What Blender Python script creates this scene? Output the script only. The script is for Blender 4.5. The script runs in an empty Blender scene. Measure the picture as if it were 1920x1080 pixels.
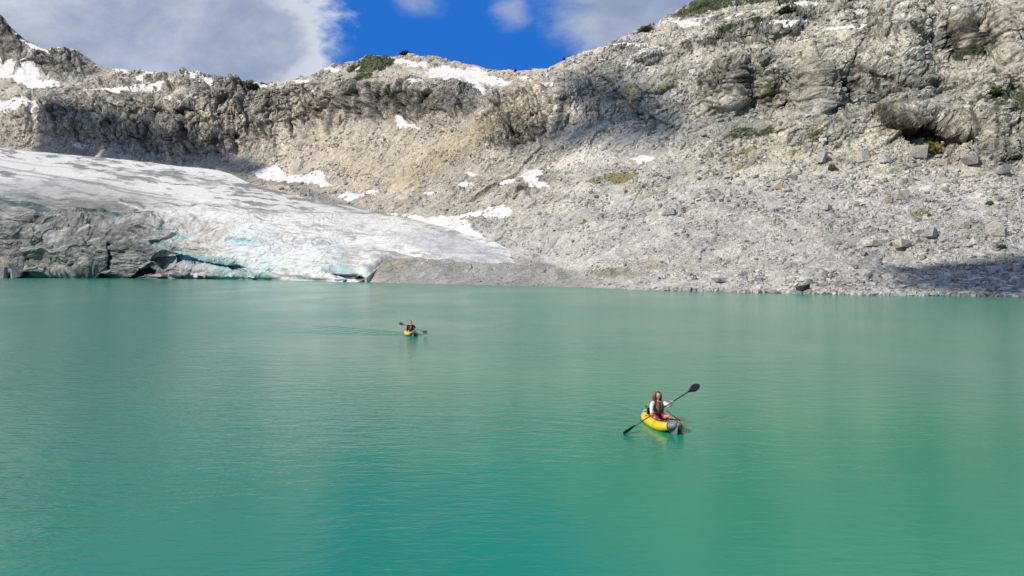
import bpy, bmesh, math, random
import numpy as np
from mathutils import Vector, Matrix
R = math.radians
random.seed(7); RNG = np.random.RandomState(11)
scene = bpy.context.scene
# ------------------------------------------------------------------ camera
W, H, F, HOR, CH = 1920.0, 1080.0, 1423.0, 500.0, 4.4
cam_d = bpy.data.cameras.new('camera'); cam = bpy.data.objects.new('camera', cam_d)
scene.collection.objects.link(cam); scene.camera = cam
cam.location = (0, 0, CH); cam.rotation_euler = (R(90), 0, 0)
cam_d.sensor_width = 36; cam_d.lens = 36*F/W; cam_d.shift_y = -(540-HOR)/W
cam_d.clip_start = 0.1; cam_d.clip_end = 20000
scene.render.resolution_x = 1024; scene.render.resolution_y = 576
# ------------------------------------------------------------------ light
SUN_AZ, SUN_EL = 232.0, 37.0        # compass azimuth from +Y clockwise, elevation
az, el = R(SUN_AZ), R(SUN_EL)
SUN = np.array([math.sin(az)*math.cos(el), math.cos(az)*math.cos(el), math.sin(el)])
sd = bpy.data.lights.new('sun', 'SUN'); sd.energy = 4.3; sd.angle = R(0.55); sd.color = (1.0, 0.93, 0.82)
so = bpy.data.objects.new('sun', sd); scene.collection.objects.link(so)
so.rotation_euler = Vector(-SUN).to_track_quat('-Z', 'Y').to_euler()
scene.view_settings.view_transform = 'Standard'; scene.view_settings.look = 'None'
scene.view_settings.exposure = 0.03; scene.view_settings.gamma = 1.0
scene.view_settings.use_curve_mapping = False

class NT:
    """tiny helper to write node maths"""
    def __init__(s, tree): s.t = tree; s.n = tree.nodes; s.l = tree.links
    def new(s, typ, **kw):
        n = s.n.new(typ)
        for k, v in kw.items(): setattr(n, k, v)
        return n
    def put(s, sock, v):
        if isinstance(v, bpy.types.NodeSocket): s.l.new(v, sock)
        elif v is not None: sock.default_value = v
    def m(s, op, a, b=None, c=None, clamp=False):
        n = s.new('ShaderNodeMath', operation=op); n.use_clamp = clamp
        s.put(n.inputs[0], a); s.put(n.inputs[1], b)
        if c is not None: s.put(n.inputs[2], c)
        return n.outputs[0]
    def add(s, a, b): return s.m('ADD', a, b)
    def sub(s, a, b): return s.m('SUBTRACT', a, b)
    def mul(s, a, b): return s.m('MULTIPLY', a, b)
    def vm(s, op, a, b=None, sc=None):
        n = s.new('ShaderNodeVectorMath', operation=op); s.put(n.inputs[0], a)
        if b is not None: s.put(n.inputs[1], b)
        if sc is not None: s.put(n.inputs['Scale'], sc)
        return n.outputs['Value'] if op in ('LENGTH', 'DOT_PRODUCT') else n.outputs[0]
    def noise(s, vec, scale, detail=4, rough=0.55, dist=0.0, kind='FBM'):
        n = s.new('ShaderNodeTexNoise'); s.put(n.inputs['Vector'], vec)
        n.noise_type = kind
        n.inputs['Scale'].default_value = scale; n.inputs['Detail'].default_value = detail
        n.inputs['Roughness'].default_value = rough; n.inputs['Distortion'].default_value = dist
        return n.outputs['Fac'] if 'Fac' in n.outputs else n.outputs[0]
    def vor(s, vec, scale, feature='F1', rnd=1.0, out='Distance'):
        n = s.new('ShaderNodeTexVoronoi', feature=feature); s.put(n.inputs['Vector'], vec)
        n.inputs['Scale'].default_value = scale; n.inputs['Randomness'].default_value = rnd
        return n.outputs[out]
    def ramp(s, f, a, b, smooth=True):
        n = s.new('ShaderNodeMapRange'); n.interpolation_type = 'SMOOTHSTEP' if smooth else 'LINEAR'
        s.put(n.inputs['Value'], f); s.put(n.inputs['From Min'], a); s.put(n.inputs['From Max'], b)
        return n.outputs[0]
    def mix(s, f, a, b, blend='MIX'):
        n = s.new('ShaderNodeMix', data_type='RGBA', blend_type=blend)
        s.put(n.inputs[0], f)
        for i, v in ((6, a), (7, b)):
            if isinstance(v, tuple) and len(v) == 3: v = v + (1,)
            s.put(n.inputs[i], v)
        return n.outputs[2]
    def xyz(s, x, y, z):
        n = s.new('ShaderNodeCombineXYZ'); s.put(n.inputs[0], x); s.put(n.inputs[1], y); s.put(n.inputs[2], z)
        return n.outputs[0]
    def sep(s, v):
        n = s.new('ShaderNodeSeparateXYZ'); s.put(n.inputs[0], v); return n.outputs
    def bump(s, h, strength, dist, normal=None):
        n = s.new('ShaderNodeBump'); s.put(n.inputs['Height'], h)
        n.inputs['Strength'].default_value = strength; n.inputs['Distance'].default_value = dist
        if normal is not None: s.put(n.inputs['Normal'], normal)
        return n.outputs[0]

# ------------------------------------------------------------------ world: sky and clouds
world = bpy.data.worlds.new('World'); scene.world = world; world.use_nodes = True
wt = NT(world.node_tree); world.node_tree.nodes.clear()
sky = wt.new('ShaderNodeTexSky', sky_type='NISHITA'); sky.sun_disc = False
sky.sun_elevation = R(SUN_EL); sky.sun_rotation = R(SUN_AZ)
sky.air_density = 1.0; sky.dust_density = 0.1; sky.ozone_density = 3.0; sky.altitude = 1500
hs = wt.new('ShaderNodeHueSaturation'); wt.l.new(sky.outputs[0], hs.inputs['Color'])
hs.inputs['Saturation'].default_value = 0.8; hs.inputs['Value'].default_value = 1.05
d = wt.new('ShaderNodeTexCoord').outputs['Generated']
dx, dy, dz = wt.sep(d)
skyc = wt.mix(wt.ramp(dz, 0.95, 0.42), hs.outputs[0], (0.15, 1.55, 6.1))   # deep alpine blue low over the ridge
skyc = wt.mix(0.97, hs.outputs[0], skyc)
yy = wt.m('MAXIMUM', wt.m('ABSOLUTE', dy), 0.05)
ca, cb = wt.m('DIVIDE', dx, yy), wt.m('DIVIDE', dz, yy)
cv = wt.xyz(ca, wt.mul(cb, 1.5), wt.m('SIGN', dy))
n1 = wt.noise(cv, 3.2, 9, 0.6, 0.3); n2 = wt.noise(cv, 9.0, 8, 0.62, 0.4); n3 = wt.noise(cv, 1.6, 6, 0.55)
def blob(cx, cy, rx, ry):      # soft elliptical cloud mass by sky direction
    ex = wt.m('DIVIDE', wt.sub(ca, cx), rx); ey = wt.m('DIVIDE', wt.sub(cb, cy), ry)
    return wt.sub(1.0, wt.m('SQRT', wt.add(wt.mul(ex, ex), wt.mul(ey, ey))))
def px2(px, py): return ((px-960)/F, (HOR-py)/F)
def cl(px, py, rx, ry): a, b = px2(px, py); return blob(a, b, rx/F, ry/F)
big = wt.m('MAXIMUM', cl(260, 20, 400, 215), cl(-250, 60, 500, 400))
big = wt.m('MAXIMUM', big, cl(420, 80, 205, 175))
tr = wt.m('MAXIMUM', cl(1230, -20, 250, 190), cl(1700, -200, 500, 350))
wisp = wt.m('MAXIMUM', cl(775, -5, 90, 75), cl(965, 25, 75, 70))
wisp2 = wt.m('MAXIMUM', cl(610, 95, 70, 40), cl(1075, 30, 80, 110))
over = wt.mul(0.75, wt.m('MULTIPLY', wt.ramp(n3, 0.40, 0.56), wt.ramp(cb, 0.40, 0.62)))  # clouds above the frame, added to even out the water's reflection
mbig = wt.ramp(wt.add(wt.mul(big, 1.0), wt.add(wt.mul(wt.sub(n1, 0.5), 0.75), wt.mul(wt.sub(n2, 0.5), 0.55))), -0.02, 0.15)
mtr = wt.mul(wt.ramp(wt.add(tr, wt.mul(wt.sub(n1, 0.5), 1.5)), 0.04, 0.5), 0.97)
mw = wt.mul(wt.ramp(wt.add(wisp, wt.mul(wt.sub(n1, 0.5), 2.6)), 0.45, 1.25), 0.7)
mw2 = wt.mul(wt.ramp(wt.add(wisp2, wt.mul(wt.sub(n1, 0.5), 2.6)), 0.2, 1.2), 0.55)
cm = wt.m('MAXIMUM', wt.m('MAXIMUM', mbig, mtr), wt.m('MAXIMUM', wt.m('MAXIMUM', mw, mw2), over))
edge = wt.ramp(wt.m('ABSOLUTE', wt.sub(wt.add(big, wt.add(wt.mul(wt.sub(n2, .5), 1.1), wt.mul(wt.sub(n1, .5), 1.3))), .12)), .36, 0.0)
shade = wt.add(wt.add(wt.mul(edge, .20), wt.mul(n1, 0.7)), wt.add(wt.mul(n2, 0.25), wt.mul(cb, 0.45)))
cc = wt.mix(wt.ramp(shade, 0.50, 0.86), (2.6, 3.3, 4.9), (6.6, 7.1, 7.9))
skyf = wt.mix(cm, skyc, cc)
bg = wt.new('ShaderNodeBackground'); wt.l.new(skyf, bg.inputs['Color']); bg.inputs['Strength'].default_value = 0.1
wo = wt.new('ShaderNodeOutputWorld'); wt.l.new(bg.outputs[0], wo.inputs['Surface'])

# ------------------------------------------------------------------ object helpers
COL = scene.collection
def tag(o, label=None, cat=None, group=None, kind=None):
    if label: o['label'] = label
    if cat: o['category'] = cat
    if group: o['group'] = group
    if kind: o['kind'] = kind
    return o
def empty(name, loc=(0, 0, 0), rz=0):
    o = bpy.data.objects.new(name, None); COL.objects.link(o); o.location = loc; o.rotation_euler = (0, 0, rz)
    o.empty_display_size = 0.2
    return o
def link(name, me, mat=None, parent=None, smooth=True):
    o = bpy.data.objects.new(name, me); COL.objects.link(o)
    if mat is not None: me.materials.append(mat)
    if parent is not None: o.parent = parent
    if len(me.polygons): me.polygons.foreach_set('use_smooth', np.full(len(me.polygons), bool(smooth)))
    return o
def np_mesh(name, V, Fq):
    V = np.ascontiguousarray(V, dtype=np.float32); Fq = np.ascontiguousarray(Fq, dtype=np.int32)
    k = Fq.shape[1]
    me = bpy.data.meshes.new(name)
    me.vertices.add(len(V)); me.vertices.foreach_set('co', V.ravel())
    me.loops.add(Fq.size); me.loops.foreach_set('vertex_index', Fq.ravel())
    me.polygons.add(len(Fq)); me.polygons.foreach_set('loop_start', np.arange(0, Fq.size, k, dtype=np.int32))
    me.update(calc_edges=True); me.validate()
    return me
def grid_faces(nr, nc, keep=None):
    i = np.arange(nr-1)[:, None]*nc + np.arange(nc-1)[None, :]
    q = np.stack([i, i+1, i+nc+1, i+nc], -1)
    if keep is not None: q = q[keep]
    return q.reshape(-1, 4)
def set_attr(me, name, arr):
    arr = np.asarray(arr, dtype=np.float32)
    if arr.ndim == 1:
        a = me.attributes.new(name, 'FLOAT', 'POINT'); a.data.foreach_set('value', arr)
    else:
        a = me.attributes.new(name, 'FLOAT_COLOR', 'POINT')
        c = np.ones((len(arr), 4), np.float32); c[:, :3] = arr; a.data.foreach_set('color', c.ravel())

# ------------------------------------------------------------------ numpy noise
_G = RNG.normal(size=(1024, 3)); _G /= np.linalg.norm(_G, axis=1)[:, None]
_G = _G.astype(np.float32)
def _h(ix, iy, iz, seed):
    h = (ix*73856093) ^ (iy*19349663) ^ (iz*83492791) ^ (seed*2654435761 & 0x7fffffff)
    h = (h ^ (h >> 13))*1274126177 & 0x7fffffff
    return h ^ (h >> 16)
def perlin(P, seed=0):
    sh = P.shape[:-1]; P = P.reshape(-1, 3)
    i = np.floor(P).astype(np.int64); f = (P - i).astype(np.float32)
    u = f*f*f*(f*(f*6-15)+10); out = np.zeros(len(P), np.float32)
    for a in (0, 1):
        wa = u[:, 0] if a else 1-u[:, 0]
        for b in (0, 1):
            wb = wa*(u[:, 1] if b else 1-u[:, 1])
            for c in (0, 1):
                w = wb*(u[:, 2] if c else 1-u[:, 2])
                g = _G[_h(i[:, 0]+a, i[:, 1]+b, i[:, 2]+c, seed) & 1023]
                out += w*(g[:, 0]*(f[:, 0]-a) + g[:, 1]*(f[:, 1]-b) + g[:, 2]*(f[:, 2]-c))
    return (out*1.6).reshape(sh)
def fbm(P, lam, octs, gain=0.5, seed=0, ridge=False):
    s = 0; a = 1.0; t = 0
    for k in range(octs):
        n = perlin(P/(lam*0.5**k) + 17.3*k, seed+k)
        if ridge: n = 1-2*np.abs(n)
        s = s + a*n; t += a; a *= gain
    return s/t
def facet(P, lam, seed=0, mul=(1, 1, 1)):
    """angular blocks: every cell is a tilted plane of its own; also returns the cell's random value"""
    sh = P.shape[:-1]; Q = (P.reshape(-1, 3)*np.array(mul)/lam)
    i0 = np.floor(Q-0.5).astype(np.int64)
    best = np.full(len(Q), 1e9, np.float32); val = np.zeros(len(Q), np.float32); rnd = np.zeros(len(Q), np.float32)
    for a in (0, 1):
        for b in (0, 1):
            for c in (0, 1):
                ix, iy, iz = i0[:, 0]+a, i0[:, 1]+b, i0[:, 2]+c
                h = _h(ix, iy, iz, seed); j = _G[h & 1023]*0.42; g = _G[(h >> 7) & 1023]
                d = np.stack([Q[:, 0]-ix-0.5, Q[:, 1]-iy-0.5, Q[:, 2]-iz-0.5], -1) - j
                dd = (d*d).sum(-1); v = (d*g).sum(-1) + ((h >> 3) & 255)/255.0*0.7
                m = dd < best
                best[m] = dd[m]; val[m] = v[m]; rnd[m] = (((h >> 5) & 255)/255.0)[m]
    return val.reshape(sh), rnd.reshape(sh)
def blocks2(A, B, seed):
    """2-D joint network: distance to the nearest joint, tilted plane and random value of each block"""
    i0 = np.floor(A).astype(np.int64); j0 = np.floor(B).astype(np.int64)
    f1 = np.full(A.shape, 1e9); f2 = np.full(A.shape, 1e9); pl = np.zeros(A.shape); rn = np.zeros(A.shape)
    for a in (-1, 0, 1):
        for b in (-1, 0, 1):
            i, j = i0+a, j0+b; h = _h(i, j, i*0+3, seed); r1, r2, r3, r4 = ((h & 255)/255., ((h >> 8) & 255)/255., ((h >> 5) & 255)/255., ((h >> 11) & 255)/255.)
            da, db = A-i-.1-.8*r1, B-j-.1-.8*r2; d = np.hypot(da, db); m = d < f1
            f2 = np.where(m, f1, np.minimum(f2, d)); t = r3*6.283
            pl = np.where(m, (da*np.cos(t)+db*np.sin(t))*(.4+r4)+.5*r2, pl); rn = np.where(m, r4, rn); f1 = np.where(m, d, f1)
    return f2-f1, pl, rn

def sstep(x, a, b):
    t = np.clip((x-a)/(b-a), 0, 1); return t*t*(3-2*t)

# ------------------------------------------------------------------ land forms
def curve(pts):
    xs = np.array([p[0] for p in pts], float); ys = np.array([p[1] for p in pts], float)
    return lambda x: np.interp(x, xs, ys)
shore_c = curve([(-900, 521), (0, 521), (200, 521.5), (400, 523), (600, 527), (740, 531), (1000, 537), (1200, 543), (1400, 549), (1600, 553), (1920, 557), (2300, 562), (2900, 568)])
_sh0 = shore_c
shore_c = lambda x: _sh0(x)+sstep(x, 690, 760)*(.4*np.sin(np.asarray(x)/17.+1)+.9*np.sin(np.asarray(x)/61.)+.5*np.sin(np.asarray(x)/37.))*.4
ridge_c = curve([(-900, 20), (-120, 5), (-40, 15), (0, 32), (15, 42), (30, 62), (50, 80), (75, 92), (95, 101), (150, 103), (165, 112), (190, 127), (230, 131), (270, 133), (310, 140), (340, 147), (370, 150), (420, 154), (480, 155), (540, 150), (590, 138), (625, 121), (660, 112), (700, 106), (740, 110), (765, 104), (800, 110), (850, 120), (900, 130), (950, 135), (1000, 135), (1030, 133), (1060, 115), (1100, 102), (1140, 90), (1180, 70), (1230, 47), (1260, 28), (1300, 10), (1340, 0), (1400, -15), (1600, -60), (1920, -120), (2900, -200)])
gtop_c = curve([(-900, 262), (0, 278), (100, 287), (200, 296), (300, 307), (400, 318), (430, 323), (480, 350), (530, 362), (588, 374), (670, 389), (724, 405), (805, 425), (859, 441), (913, 454), (954, 476), (975, 493)])
gbot_c = curve([(-900, 521), (0, 521), (200, 521.5), (400, 523), (600, 527), (668, 529.5), (682, 524), (700, 509), (716, 497), (735, 489), (750, 485), (780, 484), (840, 490), (900, 495), (935, 499), (975, 494)])
def smooth_curve(f, k):
    xs = np.arange(-900, 2901, 1.0); y = np.convolve(np.pad(f(xs), k, mode='edge'), np.ones(2*k+1)/(2*k+1), 'valid'); return lambda x: np.interp(x, xs, y)
gtop_c = smooth_curve(smooth_curve(gtop_c, 14), 10); gbot_c = smooth_curve(gbot_c, 2)
Ysh = lambda px: CH*F/(shore_c(px)-HOR)
def rbf(anchors, sx=500.0, sy=160.0):
    A = np.array(anchors, float); X = np.stack([A[:, 0]/sx, A[:, 1]/sy], 1); z = np.log(A[:, 2])
    def phi(r): return np.where(r > 0, r*r*np.log(np.maximum(r, 1e-9)), 0.0)
    D = np.linalg.norm(X[:, None]-X[None], axis=-1)
    n = len(X); P = np.hstack([np.ones((n, 1)), X]); M = np.zeros((n+3, n+3))
    M[:n, :n] = phi(D) + np.eye(n)*0.01; M[:n, n:] = P; M[n:, :n] = P.T
    w = np.linalg.solve(M, np.concatenate([z, np.zeros(3)]))
    def f(px, py):
        sh = px.shape; Q = np.stack([px.ravel()/sx, py.ravel()/sy], 1); out = np.empty(len(Q))
        for s in range(0, len(Q), 60000):
            q = Q[s:s+60000]; r = np.linalg.norm(q[:, None]-X[None], axis=-1)
            out[s:s+60000] = phi(r) @ w[:n] + w[n] + q @ w[n+1:]
        return np.exp(out).reshape(sh)
    return f
glac_anch = [(-700, 521, 300), (-700, 440, 306), (-700, 380, 325), (-700, 265, 500), (0, 521, 298), (0, 450, 303), (0, 380, 322), (0, 330, 395), (0, 278, 520),
  (300, 522.3, 280), (300, 440, 287), (300, 400, 300), (300, 350, 345), (300, 307, 425), (430, 400, 284), (430, 340, 345), (600, 527, 232), (600, 480, 239), (600, 430, 253), (600, 400, 273), (600, 378, 303),
  (670, 389, 284), (680, 529, 216), (770, 484, 233), (770, 450, 241), (770, 425, 256), (770, 416, 268), (900, 492, 208), (900, 470, 214), (900, 453, 223), (972, 492, 203), (500, 450, 259), (150, 480, 292), (480, 360, 318)]
glac_f = rbf(glac_anch, 400, 110)
terr_anch = []
def column(px, Y, py, segs):          # walk up the slope: every leg has its real steepness in degrees
    terr_anch.append((px, py, Y)); Z = CH+Y*(HOR-py)/F
    for p2, dg in segs:
        t = math.tan(R(dg)); b2 = (HOR-p2)/F; Y2 = (t*Y-(Z-CH))/(t-b2)
        if abs(p2-py) > 60: pm = (py+p2)/2; bm = (HOR-pm)/F; terr_anch.append((px, pm, (t*Y-(Z-CH))/(t-bm)))
        Y, py = Y2, p2; Z = CH+Y*b2; terr_anch.append((px, py, Y))
column(-700, 560, 300, [(215, 50), (150, 30), (30, 38)]); column(0, 560, 300, [(265, 40), (215, 58), (160, 30), (115, 30), (35, 50)])
column(200, 505, 312, [(280, 34), (210, 60), (180, 32), (130, 36)]); column(400, 432, 342, [(290, 34), (200, 60), (155, 38)])
column(600, 338, 385, [(345, 20), (300, 32), (230, 36), (170, 58), (138, 34)]); column(500, 385, 365, [(335, 18), (290, 34), (215, 50), (152, 45)])
S_ = lambda x: (float(Ysh(x)), float(shore_c(x)))
column(770, *S_(770), [(480, 12), (405, 20), (370, 22), (300, 33), (225, 35), (165, 60), (105, 30)]); column(900, *S_(900), [(485, 12), (440, 25), (380, 24), (300, 34), (200, 38), (135, 30)])
column(1030, *S_(1030), [(490, 14), (420, 27), (330, 28), (260, 36), (200, 46), (135, 32)]); column(1200, *S_(1200), [(480, 16), (400, 28), (300, 32), (220, 36), (150, 40), (60, 44)])
column(1400, *S_(1400), [(500, 14), (430, 24), (330, 30), (250, 34), (210, 36), (120, 58), (80, 36), (-15, 44)]); column(1550, *S_(1550), [(480, 16), (400, 26), (300, 32), (225, 36), (120, 58), (70, 38), (-45, 42)])
column(1750, *S_(1750), [(500, 16), (430, 22), (350, 28), (290, 32), (215, 56), (160, 34), (110, 40), (40, 56), (-90, 40)]); column(1920, *S_(1920), [(480, 16), (400, 24), (300, 34), (200, 44), (100, 42), (50, 54), (-120, 42)])
column(2400, *S_(2400), [(480, 18), (300, 32), (100, 42), (-150, 42)]); column(2850, *S_(2850), [(480, 18), (300, 32), (100, 42), (-150, 42)])
for x in (720, 1100, 1300): terr_anch.append((x, float(shore_c(x)), float(Ysh(x))))
for x in (-700, 0, 300, 600): terr_anch.append((x, float(shore_c(x)), float(Ysh(x))+30))
terr_anch += [(0, 400, 470), (300, 410, 370), (450, 420, 320)]
terr_f = rbf(terr_anch)

pxs = np.concatenate([np.linspace(-900, -20, 90, endpoint=False), np.arange(-20, 1942, 1.5), np.linspace(1950, 2900, 100)])
NR = 430
vs = np.linspace(0, 1, NR)
PX = np.tile(pxs[None, :], (NR, 1)); PYs = shore_c(PX); PYr = ridge_c(PX)
PY = PYs + (PYr-PYs)*vs[:, None]
# coarse evaluation, then blow up
cx = np.linspace(-900, 2900, 380); cr = np.linspace(0, 1, 90)
CX = np.tile(cx[None], (90, 1)); CY = shore_c(CX) + (ridge_c(CX)-shore_c(CX))*cr[:, None]
CYv = terr_f(CX, CY)
YR = None
def bil(A, u, v):
    u = np.clip(u, 0, A.shape[0]-1.001); v = np.clip(v, 0, A.shape[1]-1.001)
    i = u.astype(int); j = v.astype(int); a = u-i; b = v-j
    if A.ndim == 3: a = a[..., None]; b = b[..., None]
    return A[i, j]*(1-a)*(1-b) + A[i+1, j]*a*(1-b) + A[i, j+1]*(1-a)*b + A[i+1, j+1]*a*b
Y0 = bil(CYv, vs[:, None]*89*np.ones_like(PX), (PX+900)/3800*379)
hsh = PYs-PY
corr = Ysh(PX)/Y0[0][None, :]
bl = sstep(PX, 690, 730)
Y0 = Y0*np.exp(np.log(corr)*np.exp(-hsh/22.0)*bl)
# the land passes behind and beneath the glacier
Yg = glac_f(np.minimum(CX, 975), np.clip(CY, 262, 530)); Yg = bil(Yg, vs[:, None]*89*np.ones_like(PX), (PX+900)/3800*379)
ing = (PX < 968)*(PY > gtop_c(np.minimum(PX, 975))-2)*(PY < gbot_c(np.minimum(PX, 975))+0.5)
Y0 = np.where(ing > 0, np.maximum(Y0, Yg+10), Y0)

def seg(X, Y, x0, y0, x1, y1):
    dx, dy = x1-x0, y1-y0; L = dx*dx+dy*dy
    t = np.clip(((X-x0)*dx+(Y-y0)*dy)/L, 0, 1)
    return np.hypot(X-x0-t*dx, Y-y0-t*dy)
def ell(X, Y, cx, cy, rx, ry, rot=0, soft=0.35):
    c, s = math.cos(R(rot)), math.sin(R(rot)); a = (X-cx)*c+(Y-cy)*s; b = -(X-cx)*s+(Y-cy)*c
    return 1-sstep(np.sqrt((a/rx)**2+(b/ry)**2), 1-soft, 1+soft)
pn = np.stack([PX, PY*1.2, np.zeros_like(PX)], -1)
wx = fbm(pn, 90, 5, 0.55, 40)*26; wy = fbm(pn, 70, 5, 0.55, 50)*16
WX, WY = PX+wx, PY+wy
def many(L, X=None, Y=None, **kw):
    X = WX if X is None else X; Y = WY if Y is None else Y
    m = np.zeros_like(X)
    for e in L: m = np.maximum(m, ell(X, Y, *e[:5], **kw)*(e[5] if len(e) > 5 else 1))
    return m
cliff = many([(20, 85, 90, 45, 25), (120, 130, 60, 28, 10), (280, 235, 230, 50, 6), (480, 215, 130, 48, 0), (330, 160, 160, 14, 0, .7), (590, 200, 70, 40, 0), (745, 195, 130, 36, 5), (850, 195, 60, 30, 0),
  (990, 220, 90, 50, -15, .9), (1400, 70, 130, 24, -14), (1180, 115, 90, 28, -15, .6), (1390, 165, 95, 48, -8), (1535, 165, 62, 58, -10, .5), (1660, 145, 110, 40, 8, .8), (1690, 70, 90, 55, -10, .7), (1830, 75, 110, 48, 0), (1100, 190, 80, 40, 20, .5),
  (1740, 250, 130, 42, 8), (1880, 260, 90, 60, 0, .8), (1560, 250, 120, 36, -12, .5), (1240, 190, 60, 50, 0, .5), (1650, 460, 90, 18, 0, .3), (1800, 440, 110, 22, 0, .3), (1720, 385, 60, 16, 0, .3), (1000, 350, 50, 14, -25, .5),
  (1600, 20, 130, 25, 5, .4), (1130, 60, 60, 20, -30, .4), (780, 120, 200, 10, 0, .3), (1880, 170, 90, 30, -15, .5)])
# buttresses (+ towards the camera), gullies (-): x0,y0,x1,y1,width,amount (in pixels of the local scale)
feats = [(60, 205, 480, 225, 9, -14), (60, 225, 420, 250, 22, 16), (190, 200, 200, 300, 14, 14), (300, 215, 310, 300, 16, -12), (350, 200, 360, 290, 16, 14), (440, 190, 450, 290, 12, -14), (500, 190, 520, 250, 18, 12),
  (120, 110, 130, 150, 26, 26), (0, 60, 60, 110, 26, 20), (640, 165, 860, 170, 12, 14), (700, 175, 705, 235, 14, 14), (760, 175, 762, 230, 8, -16), (840, 165, 845, 225, 20, 22), (560, 240, 700, 170, 12, -16), (625, 230, 615, 270, 12, 12),
  (900, 260, 1060, 180, 34, 40), (1055, 180, 1045, 255, 10, 26), (1110, 170, 1260, 260, 40, -42), (1130, 190, 1180, 330, 46, -26), (1260, 70, 1480, 55, 16, 18), (1240, 105, 1500, 78, 14, -20),
  (1300, 130, 1470, 110, 18, 12), (1380, 130, 1370, 200, 18, 34), (1340, 165, 1330, 200, 16, 22), (1425, 140, 1415, 205, 8, -26), (1450, 150, 1440, 190, 10, 14), (1474, 205, 1512, 118, 6, -46), (1535, 120, 1530, 205, 34, 42), (1580, 150, 1590, 185, 8, -26),
  (1640, 130, 1720, 160, 26, 28), (1700, 40, 1690, 110, 40, 38), (1770, 60, 1780, 105, 10, -34), (1800, 45, 1830, 100, 16, 20), (1835, 60, 1850, 105, 8, -30), (1880, 50, 1900, 110, 20, 26),
  (1480, 260, 1720, 205, 26, 34), (1720, 205, 1920, 120, 30, 30), (1560, 215, 1800, 175, 16, -36), (1655, 232, 1690, 262, 14, -30), (1700, 225, 1810, 250, 8, 22), (1720, 250, 1830, 275, 12, -36), (1860, 230, 1870, 300, 26, 34),
  (1640, 285, 1700, 300, 22, 22), (1600, 465, 1720, 455, 16, 18), (1740, 430, 1900, 425, 18, 18), (1100, 350, 1350, 270, 26, 16), (940, 320, 1160, 290, 30, -18), (1000, 400, 1250, 330, 22, 12), (1200, 420, 1500, 330, 26, -14),
  (690, 505, 730, 520, 16, 10), (770, 500, 820, 515, 20, 16), (850, 505, 900, 512, 10, -8), (905, 500, 960, 515, 16, 14), (985, 502, 1050, 512, 18, 18), (1060, 508, 1090, 525, 8, -9), (1120, 502, 1175, 500, 11, 12), (1130, 512, 1190, 514, 7, -6), (1200, 497, 1240, 500, 9, 11),
  (640, 320, 860, 250, 16, -14), (840, 300, 960, 230, 20, 12), (760, 330, 900, 250, 10, -10)]
rel = np.zeros_like(PX)
wx2, wy2 = PX+wx*0.45, PY+wy*0.45
for x0, y0, x1, y1, w, a in feats: rel += a*np.exp(-(seg(wx2, wy2, x0, y0, x1, y1)/w)**2)
pix = Y0/F
mor = sstep(PX, 680, 700)*(1-sstep(PX, 1230, 1260))*sstep(PY, 480, 488)
fsh = sstep(hsh, 2, 40)                        # fade relief at the waterline
Y0 = Y0 - rel*pix*(.6+.45*sstep(hsh, 40, 120)+mor*.9)*sstep(hsh, 1, 22)
Y0 = np.where(ing > 0, np.maximum(Y0, Yg+6), Y0)
def P_from(PXa, PYa, Ya):
    return np.stack([Ya*(PXa-960)/F, Ya, CH+Ya*(HOR-PYa)/F], -1)
P0 = P_from(PX, PY, Y0)
def normals(P):
    du = np.gradient(P, axis=1); dv = np.gradient(P, axis=0); n = np.cross(du, dv)
    return n/np.maximum(np.linalg.norm(n, axis=-1, keepdims=True), 1e-9)
def blur(A, k, it=1):
    for _ in range(it):
        for ax in (0, 1):
            c = np.cumsum(np.concatenate([np.repeat(A.take([0], ax), k+1, ax), A, np.repeat(A.take([-1], ax), k, ax)], ax), axis=ax)
            n = A.shape[ax]
            A = (c.take(np.arange(2*k+1, 2*k+1+n), ax)-c.take(np.arange(0, n), ax))/(2*k+1)
    return A
N0 = normals(blur(P0, 6, 2)); N0[..., 2] *= 0.6
N0 /= np.linalg.norm(N0, axis=-1, keepdims=True)
px_m = pix*1.6                                  # metres per grid step, roughly
D = np.zeros_like(PX)
lam = 150.0; k = 0
while lam > 0.12:
    w = sstep(lam/px_m, 7, 20)*sstep(hsh, 0, 30)*np.clip(1.8-lam/(Y0*0.14), 0, 1)
    if w.max() > 0.01:
        n = perlin(P0/lam + 31.7*k, 60+k); r = 1-2*np.abs(n)
        D += w*lam*(cliff*(0.075*n+0.065*r) + (1-cliff)*(0.034*n+0.012*r))
    lam *= 0.5; k += 1
fc_c = np.zeros_like(PX)
for i, lamp in enumerate((62, 30, 14, 7)):     # angular blocks; cell size follows the size of the rock wall
    for j, lw in enumerate((22.0, 11.0, 5.5, 2.7, 1.3, .6)):
        band = np.exp(-(np.log((lw/px_m)/(lamp/1.6))/0.42)**2)
        if band.max() < 0.05: continue
        f, rn = facet(P0 + N0*D[..., None]*0.3 + perlin(P0/(lw*1.5), 5)[..., None]*lw*0.16, lw, 100+j*7+i, (1, 1, 0.7 if i < 3 else 0.9))
        D += band*lw*(f-0.35)*(cliff*(.10, .16, .28, .28)[i] + (1-cliff)*((.08, .07, .07, .08)[i]))*(1, 1, 1, .8)[i]*sstep(hsh, 1, 26)
        fc_c += band*(rn-0.5)*(.25+.3*cliff)
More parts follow.
